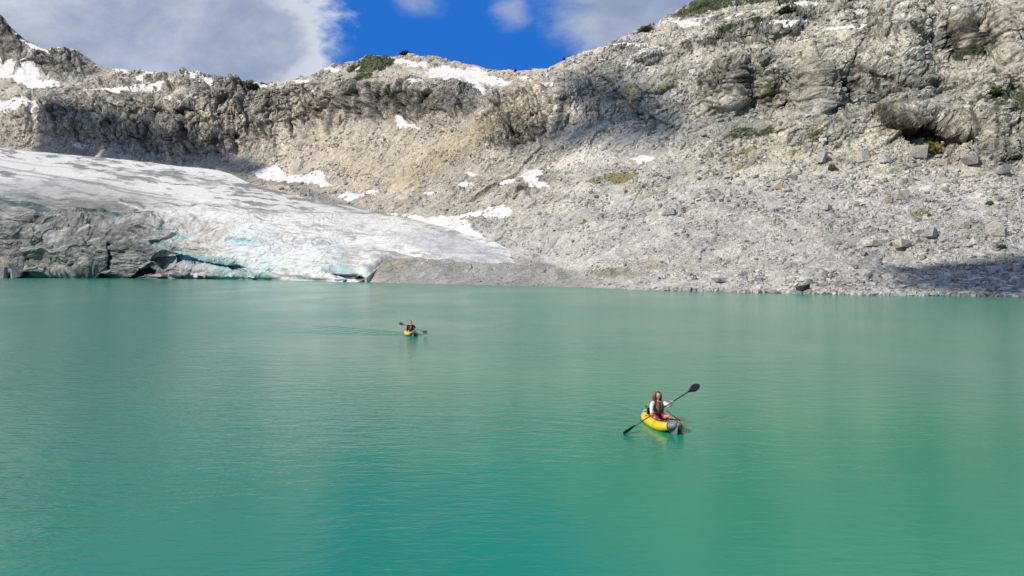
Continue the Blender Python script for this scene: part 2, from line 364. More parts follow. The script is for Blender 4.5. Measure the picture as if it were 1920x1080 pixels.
SL = [(1530, 165, 44, 54, -12, 62), (1385, 165, 42, 40, 5, 46), (1340, 185, 26, 26, 0, 22), (1430, 175, 22, 40, 10, 26), (1690, 62, 60, 54, -20, 56), (1650, 148, 70, 28, 6, 34), (1745, 95, 28, 40, 10, 22), (1800, 60, 34, 40, 0, 26), (1880, 66, 40, 46, 5, 34),
  (1690, 225, 46, 26, 18, 34), (1800, 235, 46, 24, 12, 30), (1640, 262, 40, 28, -10, 20), (1860, 262, 30, 42, 10, 30), (1910, 250, 26, 40, 0, 26), (1745, 200, 60, 18, -24, 18), (1560, 262, 50, 22, -16, 18), (1480, 250, 50, 16, -18, 12), (1270, 130, 36, 24, -20, 16), (1190, 105, 34, 14, -6, 16),
  (1400, 72, 54, 17, -14, 24), (1460, 62, 34, 16, -10, 18), (1330, 82, 36, 14, -14, 14), (1050, 205, 34, 40, 10, 30), (980, 225, 34, 28, -10, 22), (920, 250, 30, 16, -20, 12), (845, 195, 26, 34, 6, 30), (800, 200, 18, 30, 0, 18), (745, 200, 26, 34, 0, 20), (690, 195, 26, 30, 0, 18), (630, 215, 22, 36, 10, 16), (570, 200, 26, 34, 10, 16), (500, 205, 30, 36, 0, 18),
  (440, 240, 26, 40, 0, 20), (380, 235, 28, 40, 0, 22), (320, 235, 28, 40, 0, 24), (250, 255, 40, 36, 0, 24), (170, 250, 50, 40, 0, 26), (100, 250, 40, 26, 0, 14), (130, 132, 44, 26, 5, 30), (60, 110, 34, 26, 20, 22), (25, 80, 24, 36, 0, 24), (1600, 305, 60, 18, -8, 12), (1700, 305, 40, 16, 0, 14)]
jnt = np.zeros_like(PX); jrn = np.zeros_like(PX); upz = 1-sstep(PY+wy, 290, 350); rw = sstep(PX, 1080, 1180)
for sc_, am, lw_, sd_ in ((44, 14.0, .06, 1), (19, 6.0, .07, 2), (9, 2.6, .09, 3)):
    ws_ = .55 if sc_ > 30 else .4
    for side, rot, st in ((0, 84, 1.7), (1, -24, 1.9)):
        c_, s_ = math.cos(R(rot)), math.sin(R(rot)); X_, Y_ = PX+wx*ws_, PY+wy*ws_*1.2
        e_, p_, r_ = blocks2((X_*c_+Y_*s_)/(sc_*st), (-X_*s_+Y_*c_)/sc_, 40+sd_+side*10)
        wgt = (rw if side else 1-rw)*np.clip(cliff+.22*upz*(.3+.7*rw), 0, 1)
        D += (p_*am - np.exp(-(e_/lw_)**2)*am*.35)*pix*wgt
        keep_ = sstep(perlin(np.stack([PX/50, PY/40, 0*PX+sd_], -1), 870+sd_), -.35, .1)
        jnt = np.maximum(jnt, np.exp(-(e_/lw_)**2)*wgt*keep_*(.9 if sc_ > 15 else .6)); jrn += (r_-.5)*wgt*(.5 if sc_ > 15 else .3)
CR = [(1470, 205, 1490, 160), (1490, 160, 1515, 118), (1560, 150, 1590, 190), (1340, 165, 1320, 200), (1420, 150, 1445, 200), (1455, 170, 1440, 215), (1640, 60, 1600, 110), (1730, 30, 1745, 90), (1745, 90, 1790, 110), (1790, 50, 1770, 105), (1840, 55, 1855, 105), (1870, 60, 1885, 100), (1650, 215, 1700, 262), (1700, 262, 1720, 290),
  (1640, 290, 1600, 310), (1480, 260, 1700, 205), (1700, 205, 1900, 120), (1560, 215, 1800, 150), (1240, 150, 1330, 120), (1300, 250, 1480, 200), (1140, 150, 1190, 210), (1190, 210, 1260, 240), (1060, 190, 1050, 250), (1000, 190, 1010, 250), (960, 220, 965, 255), (700, 165, 705, 230), (760, 165, 765, 235), (800, 170, 790, 230), (860, 170, 880, 215),
  (640, 190, 620, 250), (560, 170, 590, 230), (510, 180, 500, 240), (350, 190, 360, 290), (300, 200, 310, 280), (230, 210, 240, 290), (150, 210, 165, 270), (1860, 200, 1870, 290), (1800, 280, 1760, 320), (1900, 170, 1850, 230), (1350, 60, 1400, 100), (1420, 55, 1450, 95), (1280, 85, 1300, 110), (1380, 120, 1360, 200), (1530, 100, 1660, 60), (1600, 130, 1700, 170), (1240, 105, 1500, 85)]
gap = np.zeros_like(PX)
for i, (a0, b0, a1, b1) in enumerate(CR):
    gap = np.maximum(gap, np.exp(-(seg(PX+wx*.45, PY+wy*.5, a0, b0, a1, b1)/(1.7+1.3*(i % 3)))**2))
D -= gap*5.0*pix
slab = np.zeros_like(PX); slh = np.zeros_like(PX); slid = np.zeros_like(PX)
SX_, SY_ = PX+wx*.30, PY+wy*.35
for i, (cx_, cy_, rx_, ry_, ro_, h_) in enumerate(SL):
    c_, s_ = math.cos(R(ro_)), math.sin(R(ro_)); a_ = ((SX_-cx_)*c_+(SY_-cy_)*s_)/rx_; b_ = (-(SX_-cx_)*s_+(SY_-cy_)*c_)/ry_
    rr_ = np.random.RandomState(50+i); q_ = np.full_like(PX, -9.0)
    for k_ in range(6):
        t_ = (k_+rr_.uniform(-.35, .35))*math.pi/3; q_ = np.maximum(q_, (a_*math.cos(t_)+b_*math.sin(t_))/rr_.uniform(.68, 1.0))
    e1_, e2_ = rr_.uniform(.15, .75, 2); m_ = q_ < 1; hh_ = h_*np.minimum(np.clip((1-q_)/.16, 0, 1)*.62, 1)+h_*np.clip(np.minimum.reduce([(1-q_)*1.1, .42-e1_*.55*(a_+b_*.4), .42+e2_*.5*(a_-b_*.6)]), 0, .6)*(q_ < 1)
    up_ = m_ & (hh_ > slh); slh = np.where(up_, hh_, slh); slab = np.where(up_, 1-sstep(q_, .75, 1.0), slab); slid = np.where(up_, (i*37 % 17)/17.0, slid)
D = D*(1-.45*slab) + slh*pix*.23
led = np.zeros_like(PX)                      # sloping ledges and joints of the bedrock
for rot, st, lw_, am, sd_ in ((-17, 7, 26, 9, 1), (-17, 6, 11, 4.5, 2), (-27, 8, 6, 1.8, 3)):
    c_, s_ = math.cos(R(rot)), math.sin(R(rot)); a_ = (WX*.4+PX*.6)*c_+(WY*.5+PY*.5)*s_; b_ = -PX*s_+(WY*.6+PY*.4)*c_
    led += am*(1-2.2*np.abs(perlin(np.stack([a_/(lw_*st), b_/lw_, 0*a_], -1), 820+sd_)))*sstep(PX, 900, 1150)*(1-sstep(PY, 330, 430)*.75)
for lw_, am, sd_ in ((20, 6, 5), (9, 3, 6)):
    led += am*(1-2.2*np.abs(perlin(np.stack([WX/(lw_*5), (WY-PX*.05)/lw_, 0*PX], -1), 830+sd_)))*(1-sstep(PX, 900, 1150))*(1-sstep(PY, 270, 330))
D += led*.45*pix*sstep(hsh, 10, 80)
crk_c = np.zeros_like(PX)
for j, lw in enumerate((30.0, 15.0, 7.5, 3.7, 1.8, .9)):      # open joints, running mostly up and down the walls
    for lp, dep in ((30, .10), (13, .10)):
        band = np.exp(-(np.log((lw/px_m)/lp)/0.5)**2)
        if band.max() < .05: continue
        q = perlin((P0+perlin(P0/(lw*.8), 70+j)[..., None]*lw*.35)*np.array([1, 1, .42])/lw, 600+j+lp)
        c_ = np.exp(-(q/(.045 if lp > 20 else .06))**2)*band*(.28+.72*cliff)*sstep(hsh, 6, 60)
        D -= c_*lw*dep; crk_c = np.maximum(crk_c, c_)
P1 = P0 + N0*D[..., None]
# keep the land under the glacier
YY = P1[..., 1]; bad = (ing > 0)*(YY < Yg+3)
P1 = np.where(bad[..., None], P_from(PX, PY, np.maximum(YY, Yg+3)), P1)

# ---- colours of the ground, with some gully shade painted in
Pn = P1
nA = fbm(Pn, 45, 6, 0.55, 200); nB = fbm(Pn, 14, 6, 0.6, 210); nC = fbm(Pn*np.array([1, 1, 0.16]), 4.5, 5, 0.6, 220); nD = fbm(Pn, 3, 4, 0.65, 230)
def L3(c): return np.array(c, float)[None, None, :]
def mixc(a, b, m): return a*(1-m[..., None]) + b*m[..., None]
col = np.ones(PX.shape+(3,))*L3((0.40, 0.375, 0.335))
tanz = many([(700, 270, 420, 110, -12, .8), (990, 215, 110, 60, -15), (430, 230, 200, 60, 0, .6), (60, 250, 110, 35, 0, .7)])
col = mixc(col, L3((0.42, 0.365, 0.285)), np.clip(tanz*(0.55+nA*0.6), 0, 1))
greyz = np.clip(sstep(PY+wy*1.5, 290, 400)*sstep(PX+wx, 900, 1150)+sstep(PY, 400, 470), 0, 1)
col = mixc(col, L3((0.40, 0.39, 0.365)), greyz*0.85)
rgt = sstep(WX, 1250, 1500)*(1-sstep(PY, 300, 380)); col = mixc(col, L3((0.42, 0.39, 0.325)), rgt*0.6)
pa = fbm(np.stack([WX/1.0, WY*1.9, 0*PX], -1), 150, 4, .55, 260); col = mixc(col, L3((0.30, 0.30, 0.285)), np.clip(sstep(pa, .02, .30)*(.35+.45*cliff), 0, 1))
col = mixc(col, L3((0.47, 0.44, 0.37)), np.clip(sstep(-pa, .05, .35)*.4, 0, 1))
gul_shade = many([(1180, 200, 120, 55, 15), (1170, 260, 130, 26, 5, .7), (1560, 205, 120, 14, -14, .6), (1340, 245, 110, 26, -10, .6)])
col = mixc(col, L3((0.22, 0.23, 0.23)), gul_shade*0.9)  # grey shade of the gullies, painted into the rock colour
och = many([(850, 285, 110, 20, -32), (790, 320, 60, 14, -30, .7), (960, 235, 60, 26, -10, .5)])
col = mixc(col, L3((0.41, 0.345, 0.235)), och*0.7)
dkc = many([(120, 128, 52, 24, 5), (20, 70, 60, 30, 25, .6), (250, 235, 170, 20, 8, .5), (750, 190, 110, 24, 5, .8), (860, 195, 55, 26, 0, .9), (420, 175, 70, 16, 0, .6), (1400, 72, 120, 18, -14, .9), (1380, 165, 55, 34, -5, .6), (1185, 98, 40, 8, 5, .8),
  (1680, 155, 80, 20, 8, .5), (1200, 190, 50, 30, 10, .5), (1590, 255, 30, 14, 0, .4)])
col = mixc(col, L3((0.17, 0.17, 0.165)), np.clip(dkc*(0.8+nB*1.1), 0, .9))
stk_shade = many([(1815, 80, 62, 30, 0), (1700, 238, 60, 22, 12), (1405, 180, 40, 28, 0, .8), (1590, 165, 22, 20, 10, .7), (1488, 165, 14, 50, 24, 1), (1418, 190, 12, 36, 14, .9), (1596, 160, 14, 30, -6, .8), (740, 200, 110, 26, 0, .45), (1780, 262, 50, 18, 10, .8), (540, 205, 60, 30, 0, .35), (1530, 150, 20, 40, 0, .15)])  # dark streaks, plus gully shadow painted left of the pale slab
stm = stk_shade*sstep(nC, -0.30, 0.08)
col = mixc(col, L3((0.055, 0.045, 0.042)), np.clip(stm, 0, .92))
col = mixc(col, L3((0.30, 0.15, 0.075)), np.clip(many([(1690, 245, 60, 20, 15), (1415, 190, 34, 20, 0, .7), (1595, 168, 16, 18, 0), (1000, 235, 30, 22, 0, .3)])*sstep(nC, -.05, .3)*(1-stm)*0.7, 0, 1))
col = mixc(col, L3((0.36, 0.27, 0.16)), np.clip(sstep(nC, .22, .5)*cliff*.55, 0, 1))
scarp = many([(1155, 511, 45, 7, 0), (1225, 497, 26, 5, 0, .7), (735, 503, 44, 12, -20, .85), (862, 507, 13, 8, 20, .6), (975, 504, 13, 6, 0, .6), (815, 497, 12, 8, 60, .5)], PX+wx*.25, PY+wy*.25)
till = sstep(PX, 680, 700)*(1-sstep(PX+wx, 1060, 1150))*sstep(PY+wx*.15, 484+sstep(PX, 960, 1100)*22, 490+sstep(PX, 960, 1100)*24)
col = mixc(col, L3((0.245, 0.24, 0.225)), till*0.9)
col = mixc(col, L3((0.23, 0.21, 0.155)), scarp*0.85)
col *= (1 + 0.26*nB + 0.18*nD + 0.20*nA)[..., None]
col *= (1 + fc_c*0.7)[..., None]
col = mixc(col, col*(1+(slid-.5)*.35)[..., None], slab)
col *= (1+.55*jrn)[..., None]*((1-.66*jnt)*(1-.6*gap))[..., None]
col *= (1-.72*crk_c)[..., None]
col *= (1.04*(1+.012*led))[..., None]
col = mixc(col, col*L3((1.0, .99, .91)), sstep(PX+wx*2, 1150, 1400)*(1-sstep(PY+wy*2, 290, 370)))
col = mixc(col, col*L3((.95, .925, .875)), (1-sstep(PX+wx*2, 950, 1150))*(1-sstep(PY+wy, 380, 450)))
col = mixc(col, col*L3((1.0, 1.0, .985)), sstep(PY+wy, 370, 430))
rubble = many([(530, 345, 60, 8, 5), (450, 338, 40, 6, 3), (610, 372, 60, 8, 14)], PX+wx*.3, PY+wy*.3); col = mixc(col, L3((0.20, 0.20, 0.195)), rubble*0.7)
veg = many([(700, 125, 48, 14, -8), (670, 152, 34, 11, -15), (475, 162, 22, 6, 0, .8), (1330, 18, 75, 12, -12), (1400, 0, 110, 14, -6), (1480, 28, 30, 9, 0), (1215, 58, 26, 8, -25, .7), (1370, 62, 22, 7, -15), (1425, 50, 16, 8, 0), (1780, 100, 14, 26, 60, .7), (1715, 70, 10, 26, -30, .6),
  (1430, 250, 70, 12, -8, .7), (1850, 170, 70, 30, -15, .5), (1890, 200, 50, 60, 0, .6), (1740, 150, 60, 10, -10, .4), (1600, 25, 60, 10, 0, .35), (760, 185, 60, 10, 0, .5), (830, 165, 60, 8, 0, .4), (230, 135, 60, 8, 0, .4), (1830, 110, 50, 8, -10, .8), (1500, 70, 50, 8, -10, .3), (1890, 290, 40, 30, 0, .6), (1740, 385, 14, 8, 0, .7), (1880, 462, 30, 10, 0, .7), (1800, 340, 100, 12, 0, .3), (1680, 290, 60, 12, 0, .3), (1600, 8, 300, 16, -8, .45)])
veg = sstep(veg + nB*1.0+nD*.6, 0.46, 0.72)*(veg > 0.02)
moss = many([(1745, 285, 28, 20, -20), (1560, 320, 9, 11, 0), (1395, 288, 36, 5, -14), (1170, 335, 40, 8, -5), (1115, 340, 24, 5, 0, .9), (1240, 155, 60, 20, -10, .55), (1190, 175, 26, 22, 0, .7), (1480, 285, 100, 16, -20, .6), (1860, 255, 30, 14, 0, .6), (1320, 330, 160, 22, -15, .45), (1230, 345, 120, 14, -10, .5), (1640, 230, 30, 10, 20, .6), (1000, 255, 60, 20, 0, .4), (1890, 380, 60, 18, 0, .5), (1735, 405, 24, 9, 0, .7)])
mossm = sstep(moss + nB*0.8+nD*.5, 0.5, 0.85)*(moss > 0.02)
col = mixc(col, L3((0.21, 0.18, 0.05)), mossm*0.8)
col = mixc(col, L3((0.05, 0.065, 0.022)), veg*0.9)
# paler worn stones and wet rim at the water
wet = 1-sstep(hsh, 0.5, 2.0); wet = wet*bl
col = mixc(col, L3((0.24, 0.235, 0.21)), wet*0.6)
col = np.clip(col, 0.015, 0.66)

# ---- mesh: lake bed skirt, visible land, far side
def ext_rows(P, C):
    low = []; bx = P[0].copy()
    for dd, dz in ((26, -7), (8, -2.2), (2.0, -0.5)):
        q = bx.copy(); s = (bx[:, 1]-dd)/bx[:, 1]; q[:, 0] *= s; q[:, 1] *= s; q[:, 2] = np.minimum(q[:, 2], 0)+dz; low.append(q)
    hi = []; tx = P[-1].copy()
    for dd, dz in ((1.006, -0.0004), (1.02, -0.01), (1.08, -0.06), (1.3, -0.2)):
        q = tx.copy(); q[:, :2] *= dd; q[:, 2] += dz*tx[:, 1]; hi.append(q)
    Pa = np.concatenate([np.array(low), P, np.array(hi)], 0)
    Ca = np.concatenate([np.repeat(C[:1], 3, 0), C, np.repeat(C[-1:], 4, 0)], 0)
    return Pa, Ca
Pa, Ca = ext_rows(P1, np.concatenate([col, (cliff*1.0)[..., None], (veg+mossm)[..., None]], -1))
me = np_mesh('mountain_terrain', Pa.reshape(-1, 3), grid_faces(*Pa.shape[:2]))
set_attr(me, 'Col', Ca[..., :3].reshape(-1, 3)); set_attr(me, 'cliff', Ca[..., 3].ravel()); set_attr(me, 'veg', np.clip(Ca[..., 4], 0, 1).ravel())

def base_mat(name):
    m = bpy.data.materials.new(name); m.use_nodes = True; nt = NT(m.node_tree)
    b = m.node_tree.nodes['Principled BSDF']; b.inputs['Specular IOR Level'].default_value = 0.25
    return m, nt, b
def attr(nt, name, out='Color'): n = nt.new('ShaderNodeAttribute'); n.attribute_name = name; return n.outputs[out]
def rock_nodes(nt, b, colr, clf, pos):
    """grain, stones and joints in three world sizes: small stones on the near shore, big blocks on the far walls"""
    px_, py_, pz_ = nt.sep(pos)
    wn = nt.ramp(py_, 260.0, 170.0); wf = nt.ramp(py_, 330.0, 480.0); wm = nt.m('MAXIMUM', nt.sub(1.0, nt.add(wn, wf)), 0.0)
    fine = nt.noise(pos, 2.4, 8, 0.70); mid = nt.noise(pos, .5, 8, 0.68)
    warp = nt.vm('ADD', pos, nt.vm('SCALE', nt.xyz(fine, mid, fine), sc=0.7))
    aniso = nt.vm('MULTIPLY', warp, (1.0, 1.0, 0.38))
    H, V, C = None, None, None
    for sc_, w in ((2.7, wn), (1.5, wm), (.75, wf)):
        n = nt.new('ShaderNodeTexVoronoi'); nt.put(n.inputs['Vector'], warp); n.inputs['Scale'].default_value = sc_
        dst, colo = n.outputs['Distance'], n.outputs['Color']
        sc = nt.new('ShaderNodeSeparateColor'); nt.put(sc.inputs[0], colo)
        n2 = nt.new('ShaderNodeTexVoronoi', feature='DISTANCE_TO_EDGE'); nt.put(n2.inputs['Vector'], aniso); n2.inputs['Scale'].default_value = sc_*.42
        crk = nt.ramp(n2.outputs['Distance'], 0.0, .055)
        hs_ = nt.mul(nt.add(nt.mul(dst, -.5), nt.mul(sc.outputs[1], .28)), 1.0/sc_)
        hc_ = nt.mul(nt.add(nt.mul(crk, .45), nt.mul(sc.outputs[2], .12)), 1.0/sc_)
        h = nt.mul(nt.add(nt.mul(hs_, nt.sub(1.0, clf)), nt.mul(hc_, clf)), w)
        v = nt.mul(sc.outputs[0], w); c_ = nt.mul(nt.sub(1.0, crk), w)
        H = h if H is None else nt.add(H, h); V = v if V is None else nt.add(V, v); C = c_ if C is None else nt.add(C, c_)
    H = nt.add(H, nt.add(nt.mul(fine, .25), nt.mul(mid, .9)))
    nrm = nt.bump(H, 0.75, 1.0)
    var = nt.add(nt.mul(nt.m('POWER', V, 1.5), nt.sub(.58, nt.mul(clf, .12))), nt.add(nt.mul(nt.ramp(fine, 0.34, 0.66), .35), nt.mul(nt.ramp(mid, 0.36, 0.64), .34)))
    var = nt.add(0.65, nt.mul(var, .90))
    var = nt.mul(var, nt.sub(1.0, nt.mul(C, nt.add(.12, nt.mul(clf, .40)))))
    c = nt.mix(1.0, colr, nt.xyz(var, var, nt.mul(var, nt.add(.97, nt.mul(mid, .06)))), 'MULTIPLY')
    return c, nrm
mt, nt, b = base_mat('rock_ground')
pos = nt.new('ShaderNodeNewGeometry').outputs['Position']
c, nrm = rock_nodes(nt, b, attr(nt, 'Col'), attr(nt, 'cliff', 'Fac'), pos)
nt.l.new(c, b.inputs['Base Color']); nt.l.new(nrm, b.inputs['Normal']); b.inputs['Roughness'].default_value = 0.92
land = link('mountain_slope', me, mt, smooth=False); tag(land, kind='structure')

# sampling of the finished land by direction
ci = np.arange(len(pxs))
Pbl = blur(P1, 3, 2); Nbl = normals(Pbl)
def g_idx(px, py):
    px = np.asarray(px, float); py = np.asarray(py, float)
    return (shore_c(px)-py)/(shore_c(px)-ridge_c(px))*(NR-1), np.interp(px, pxs, ci)
def land_at(px, py, A=None):
    u, v = g_idx(px, py); return bil(P1 if A is None else A, u, v)

# ------------------------------------------------------------------ glacier
gxs = np.concatenate([np.linspace(-900, -20, 80, endpoint=False), np.arange(-20, 974, 1.5), [974.5]])
GNR = 300
gv = np.linspace(0, 1, GNR)
GX = np.tile(gxs[None], (GNR, 1)); GB = gbot_c(GX)+0.4; GT = gtop_c(GX); GY = GB+(GT-GB)*gv[:, None]
gcx = np.linspace(-900, 975, 220); gcr = np.linspace(0, 1, 60); GCX = np.tile(gcx[None], (60, 1)); GCY = gbot_c(GCX)+(gtop_c(GCX)-gbot_c(GCX))*gcr[:, None]
GYY = bil(glac_f(GCX, GCY), gv[:, None]*59*np.ones_like(GX), (GX+900)/1875*219)
Gsh = CH*F/(np.maximum(GB-0.4, 518)-HOR)
cor = (Ysh(GX[0])/glac_f(GX[0][None], shore_c(GX[0])[None])[0])[None, :]
ghs = GB-GY
GYY = GYY*np.exp(np.log(np.clip(cor, .7, 1.4))*np.exp(-(shore_c(GX)-GY)/22.0))
gpn = np.stack([GX, GY*1.3, 0*GX], -1)
gwx = fbm(gpn, 50, 5, .55, 300)*12; gwy = fbm(gpn, 40, 5, .55, 310)*8
HX, HY = GX+gwx, GY+gwy
def sg(L):
    s = np.zeros_like(GX)
    for x0, y0, x1, y1, w, a in L: s += a*np.exp(-(seg(HX, HY, x0, y0, x1, y1)/w)**2)
    return s
# crevasses and caves go back (-), bulges come forward (+)
grel = sg([(0, 372, 80, 388, 5, -22), (60, 392, 90, 396, 6, -14), (145, 398, 200, 404, 6, -24), (200, 404, 290, 408, 5, -22), (60, 425, 110, 436, 5, -20), (105, 436, 150, 440, 7, -26), (160, 446, 205, 458, 4, -20), (195, 436, 235, 432, 4, -14),
  (40, 460, 60, 490, 6, -10), (215, 460, 215, 500, 4, -14), (285, 455, 330, 440, 4, -10), (230, 375, 270, 388, 4, -12), (130, 455, 160, 500, 22, 12), (250, 470, 260, 505, 20, 14), (20, 430, 60, 450, 22, 10), (100, 410, 160, 418, 10, 12), (180, 420, 300, 420, 8, 12), (340, 460, 430, 470, 22, 12), (0, 400, 60, 408, 8, 12),
  (480, 440, 500, 510, 30, 10), (560, 440, 600, 510, 34, 10), (530, 430, 540, 520, 12, -8), (425, 445, 470, 458, 4, -8), (620, 460, 700, 480, 30, 6), (700, 470, 800, 440, 24, 6), (0, 520, 40, 490, 18, 8)])
def cave(L):
    m = np.zeros_like(GX)
    for e in L: m = np.maximum(m, ell(GX+gwx*.45, GY+gwy*.45, *e[:5], soft=.16)*e[5])
    return m
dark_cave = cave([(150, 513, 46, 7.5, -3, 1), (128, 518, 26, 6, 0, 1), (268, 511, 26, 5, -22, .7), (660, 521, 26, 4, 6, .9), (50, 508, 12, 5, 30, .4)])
blue_cave = cave([(375, 492, 52, 7, 4, 1), (425, 498, 38, 8, 4, .95), (306, 491, 15, 7, 0, 1), (648, 518, 33, 7.5, 3, 1), (630, 513, 20, 5, 0, .8), (450, 507, 20, 6, 10, .6)])
bluez = cave([(380, 490, 70, 11, 4, 1), (440, 503, 44, 12, 3, .8), (340, 440, 22, 4, -15, .7), (300, 455, 18, 4, -12, .7), (455, 452, 30, 6, 12, .6), (335, 470, 16, 5, 30, .6), (500, 500, 16, 10, 0, .3), (485, 515, 30, 6, 0, .5), (640, 512, 36, 9, 5, .7)])
gpix = GYY/F
GYY = GYY - grel*gpix*0.9*sstep(ghs, 0, 6) + (dark_cave*42 + blue_cave*30)*gpix
GP = P_from(GX, GY, GYY); GN = normals(blur(GP, 5, 2))
GD = np.zeros_like(GX); face = sstep(GY+gwy, 372, 425)
fol = np.zeros_like(GX)
for st, lw_, am, sd_ in ((7, 14, 5, 1), (6, 6, 2.6, 2), (5, 2.8, 1.1, 3)):
    fol += am*perlin(np.stack([HX/(lw_*st), (HY-GX*.06+gwy)/lw_, 0*GX], -1), 840+sd_)
gcr = np.zeros_like(GX)
for lw_, ax_, ay_, sd_ in ((46, 1, 1.2, 1), (24, 1.3, .8, 2), (12, 1, 1, 3)):
    q = perlin(np.stack([(HX+gwx)/lw_*ax_, (HY+gwy)/lw_*ay_, 0*GX], -1), 850+sd_); gcr = np.maximum(gcr, np.exp(-(q/.045)**2)*sstep(perlin(np.stack([HX/60, HY/40, 0*GX], -1), 860+sd_), -.1, .25))
gcr *= face*(1-sstep(GX, 600, 690))
GD += fol*gpix*face*(.35+.9*(1-sstep(GX, 200, 480)))*sstep(ghs, 0, 8) - gcr*gpix*1.2*sstep(ghs, 0, 8)
lam = 60.0; k = 0
while lam > 0.35:
    w = sstep(lam/(gpix*1.6), 1.6, 4.0)*sstep(ghs, 0, 10)
    n = perlin(GP*np.array([1, 1, 1.0+1.6*(1)])/lam+7.7*k, 320+k); r = 1-2*np.abs(n)
    dr = 1-sstep(GX, 250, 560)
    GD += w*lam*(face*(0.03+0.055*dr)*(0.7*n+0.5*r)+(1-face)*0.010*n)
    lam *= 0.5; k += 1
for j, lw in enumerate((14.0, 6.0, 2.6)):
    f, rn = facet(GP+perlin(GP/lw, 9)[..., None]*lw*.4, lw, 400+j, (0.7, 1, 1.3))
    GD += lw*(f-.35)*0.09*face*(1-0.75*sstep(GX, 260, 560))*sstep(ghs, 0, 12)*np.exp(-(np.log(lw/(gpix*22))/1.0)**2)
G1 = GP+GN*GD[..., None]
# colours of the ice, plus shade painted on the nose
flow = np.stack([(GX*0.985+GY*0.17)/9.0, (GY-GX*0.098)*1.0, 0*GX], -1)      # bands run along the flow
s1 = fbm(flow, 9, 5, .62, 340); s2 = fbm(flow, 26, 4, .6, 350); g1 = fbm(G1, 24, 6, .6, 360); g2 = fbm(G1, 4, 5, .65, 370)
g3 = fbm(G1*np.array([.35, 1, 1.6]), 7, 5, .6, 380)
ic = np.ones(GX.shape+(3,))*L3((0.77, 0.755, 0.715))
s1 = fbm(np.stack([(GX*.985+GY*.17+gwx)/8.0, (GY-GX*(.098+.02*sstep(GY, 330, 400))+gwy*.5), 0*GX], -1), 5.5, 5, .66, 341)
dirt = np.clip((1-sstep(HX+(GY-440)*-0.6, 200, 430))*sstep(GY+gwy*2+GX*.0, 335, 385), 0, 1)
ic = mixc(ic, L3((0.25, 0.25, 0.24)), np.clip(sstep(s1+.6*s2, -0.02, 0.30)*(1-face*.40)*1.15, 0, 1))
ic = mixc(ic, L3((0.21, 0.215, 0.19)), np.clip(dirt*(0.92+g1*.5), 0, 1))
ic = mixc(ic, L3((0.42, 0.44, 0.42)), np.clip(sstep(GY, 325, 350)*(1-sstep(GX, 150, 300))*(1-dirt)*.7, 0, 1))
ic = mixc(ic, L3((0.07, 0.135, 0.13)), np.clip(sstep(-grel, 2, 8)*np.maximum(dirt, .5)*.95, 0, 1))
ic = mixc(ic, L3((0.16, 0.20, 0.18)), np.clip(dirt*sstep(g3, .18, .45)*.7, 0, 1))
ic = mixc(ic, L3((0.36, 0.29, 0.22)), np.clip(dirt*sstep(g3, .1, .4)*sstep(GY, 470, 500)*.5, 0, 1))
ic = mixc(ic, L3((0.52, 0.50, 0.46)), np.clip(sstep(g1+g2*.4, .02, .4)*(1-dirt)*face*.8, 0, 1))
ic = mixc(ic, L3((0.42, 0.40, 0.34)), np.clip(sstep(g2, .28, .5)*(1-dirt)*face*.6, 0, 1))
ic = mixc(ic, L3((0.62, 0.70, 0.74)), np.clip(ell(HX, HY, 480, 470, 60, 50)*.5+ell(HX, HY, 600, 480, 60, 40)*.35, 0, 1))
ic = mixc(ic, L3((0.34, 0.37, 0.40)), np.clip(ell(HX, HY, 850, 468, 100, 20, 12)*.9, 0, 1)*(0.75+.6*s1))  # grey-blue shaded side of the nose, painted into the ice colour
debris = np.maximum.reduce([ell(HX, HY, 360, 335, 70, 9, 10)*.9, ell(HX, HY, 480, 352, 50, 6, 12)*.8, ell(HX, HY, 240, 322, 60, 6, 8)*.45, ell(HX, HY, 640, 388, 90, 7, 14)*.8, ell(HX, HY, 790, 424, 90, 6, 18)*.7, ell(HX, HY, 250, 378, 30, 7, 10)*.5])
ic = mixc(ic, L3((0.24, 0.24, 0.235)), np.clip(debris*(.6+s1*1.6), 0, 1))
for x0, y0, x1, y1, w, a in [(0, 312, 320, 368, 1.6, .7), (0, 322, 200, 348, 1.5, .6), (130, 335, 330, 378, 1.3, .7), (0, 300, 260, 330, 1.2, .4), (200, 352, 420, 392, 1.2, .5)]:
    ic = mixc(ic, L3((0.24, 0.23, 0.21)), np.clip(a*np.exp(-(seg(GX+gwx*.3, GY+gwy*.25, x0, y0, x1, y1)/w)**2), 0, 1))
for x0, y0, x1, y1, w, a in [(222, 378, 262, 394, 1.8, .9), (262, 394, 325, 408, 1.8, .9), (0, 306, 330, 362, 1.2, .6), (200, 428, 240, 422, 2, .6), (300, 470, 340, 480, 7, .8)]:
    ic = mixc(ic, L3((0.78, 0.77, 0.77)), np.clip(a*np.exp(-(seg(GX+gwx*.3, GY+gwy*.25, x0, y0, x1, y1)/w)**2), 0, 1))
ic = mixc(ic, L3((0.15, 0.42, 0.46)), np.clip(bluez*(.75+g2*.9), 0, 1)*.9)
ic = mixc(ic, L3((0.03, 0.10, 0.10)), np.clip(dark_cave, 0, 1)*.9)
ic = mixc(ic, L3((0.20, 0.17, 0.13)), np.clip(gcr*.45, 0, 1))
lay = perlin(np.stack([HX/46, (HY-GX*.05)/3.2, 0*GX], -1), 881)+.6*perlin(np.stack([HX/22, (HY+GX*.03)/1.8, 0*GX], -1), 882)
ic = mixc(ic, L3((0.48, 0.48, 0.46)), np.clip(dirt*sstep(lay, .18, .6)*.75, 0, 1)); ic = mixc(ic, L3((0.10, 0.12, 0.105)), np.clip(dirt*sstep(-lay, .2, .6)*.7, 0, 1))
ic *= (1+.14*g2+.10*s1+fol*.035*dirt)[..., None]
ic = np.clip(ic, 0.02, .82)
low = []; bx = G1[0].copy()
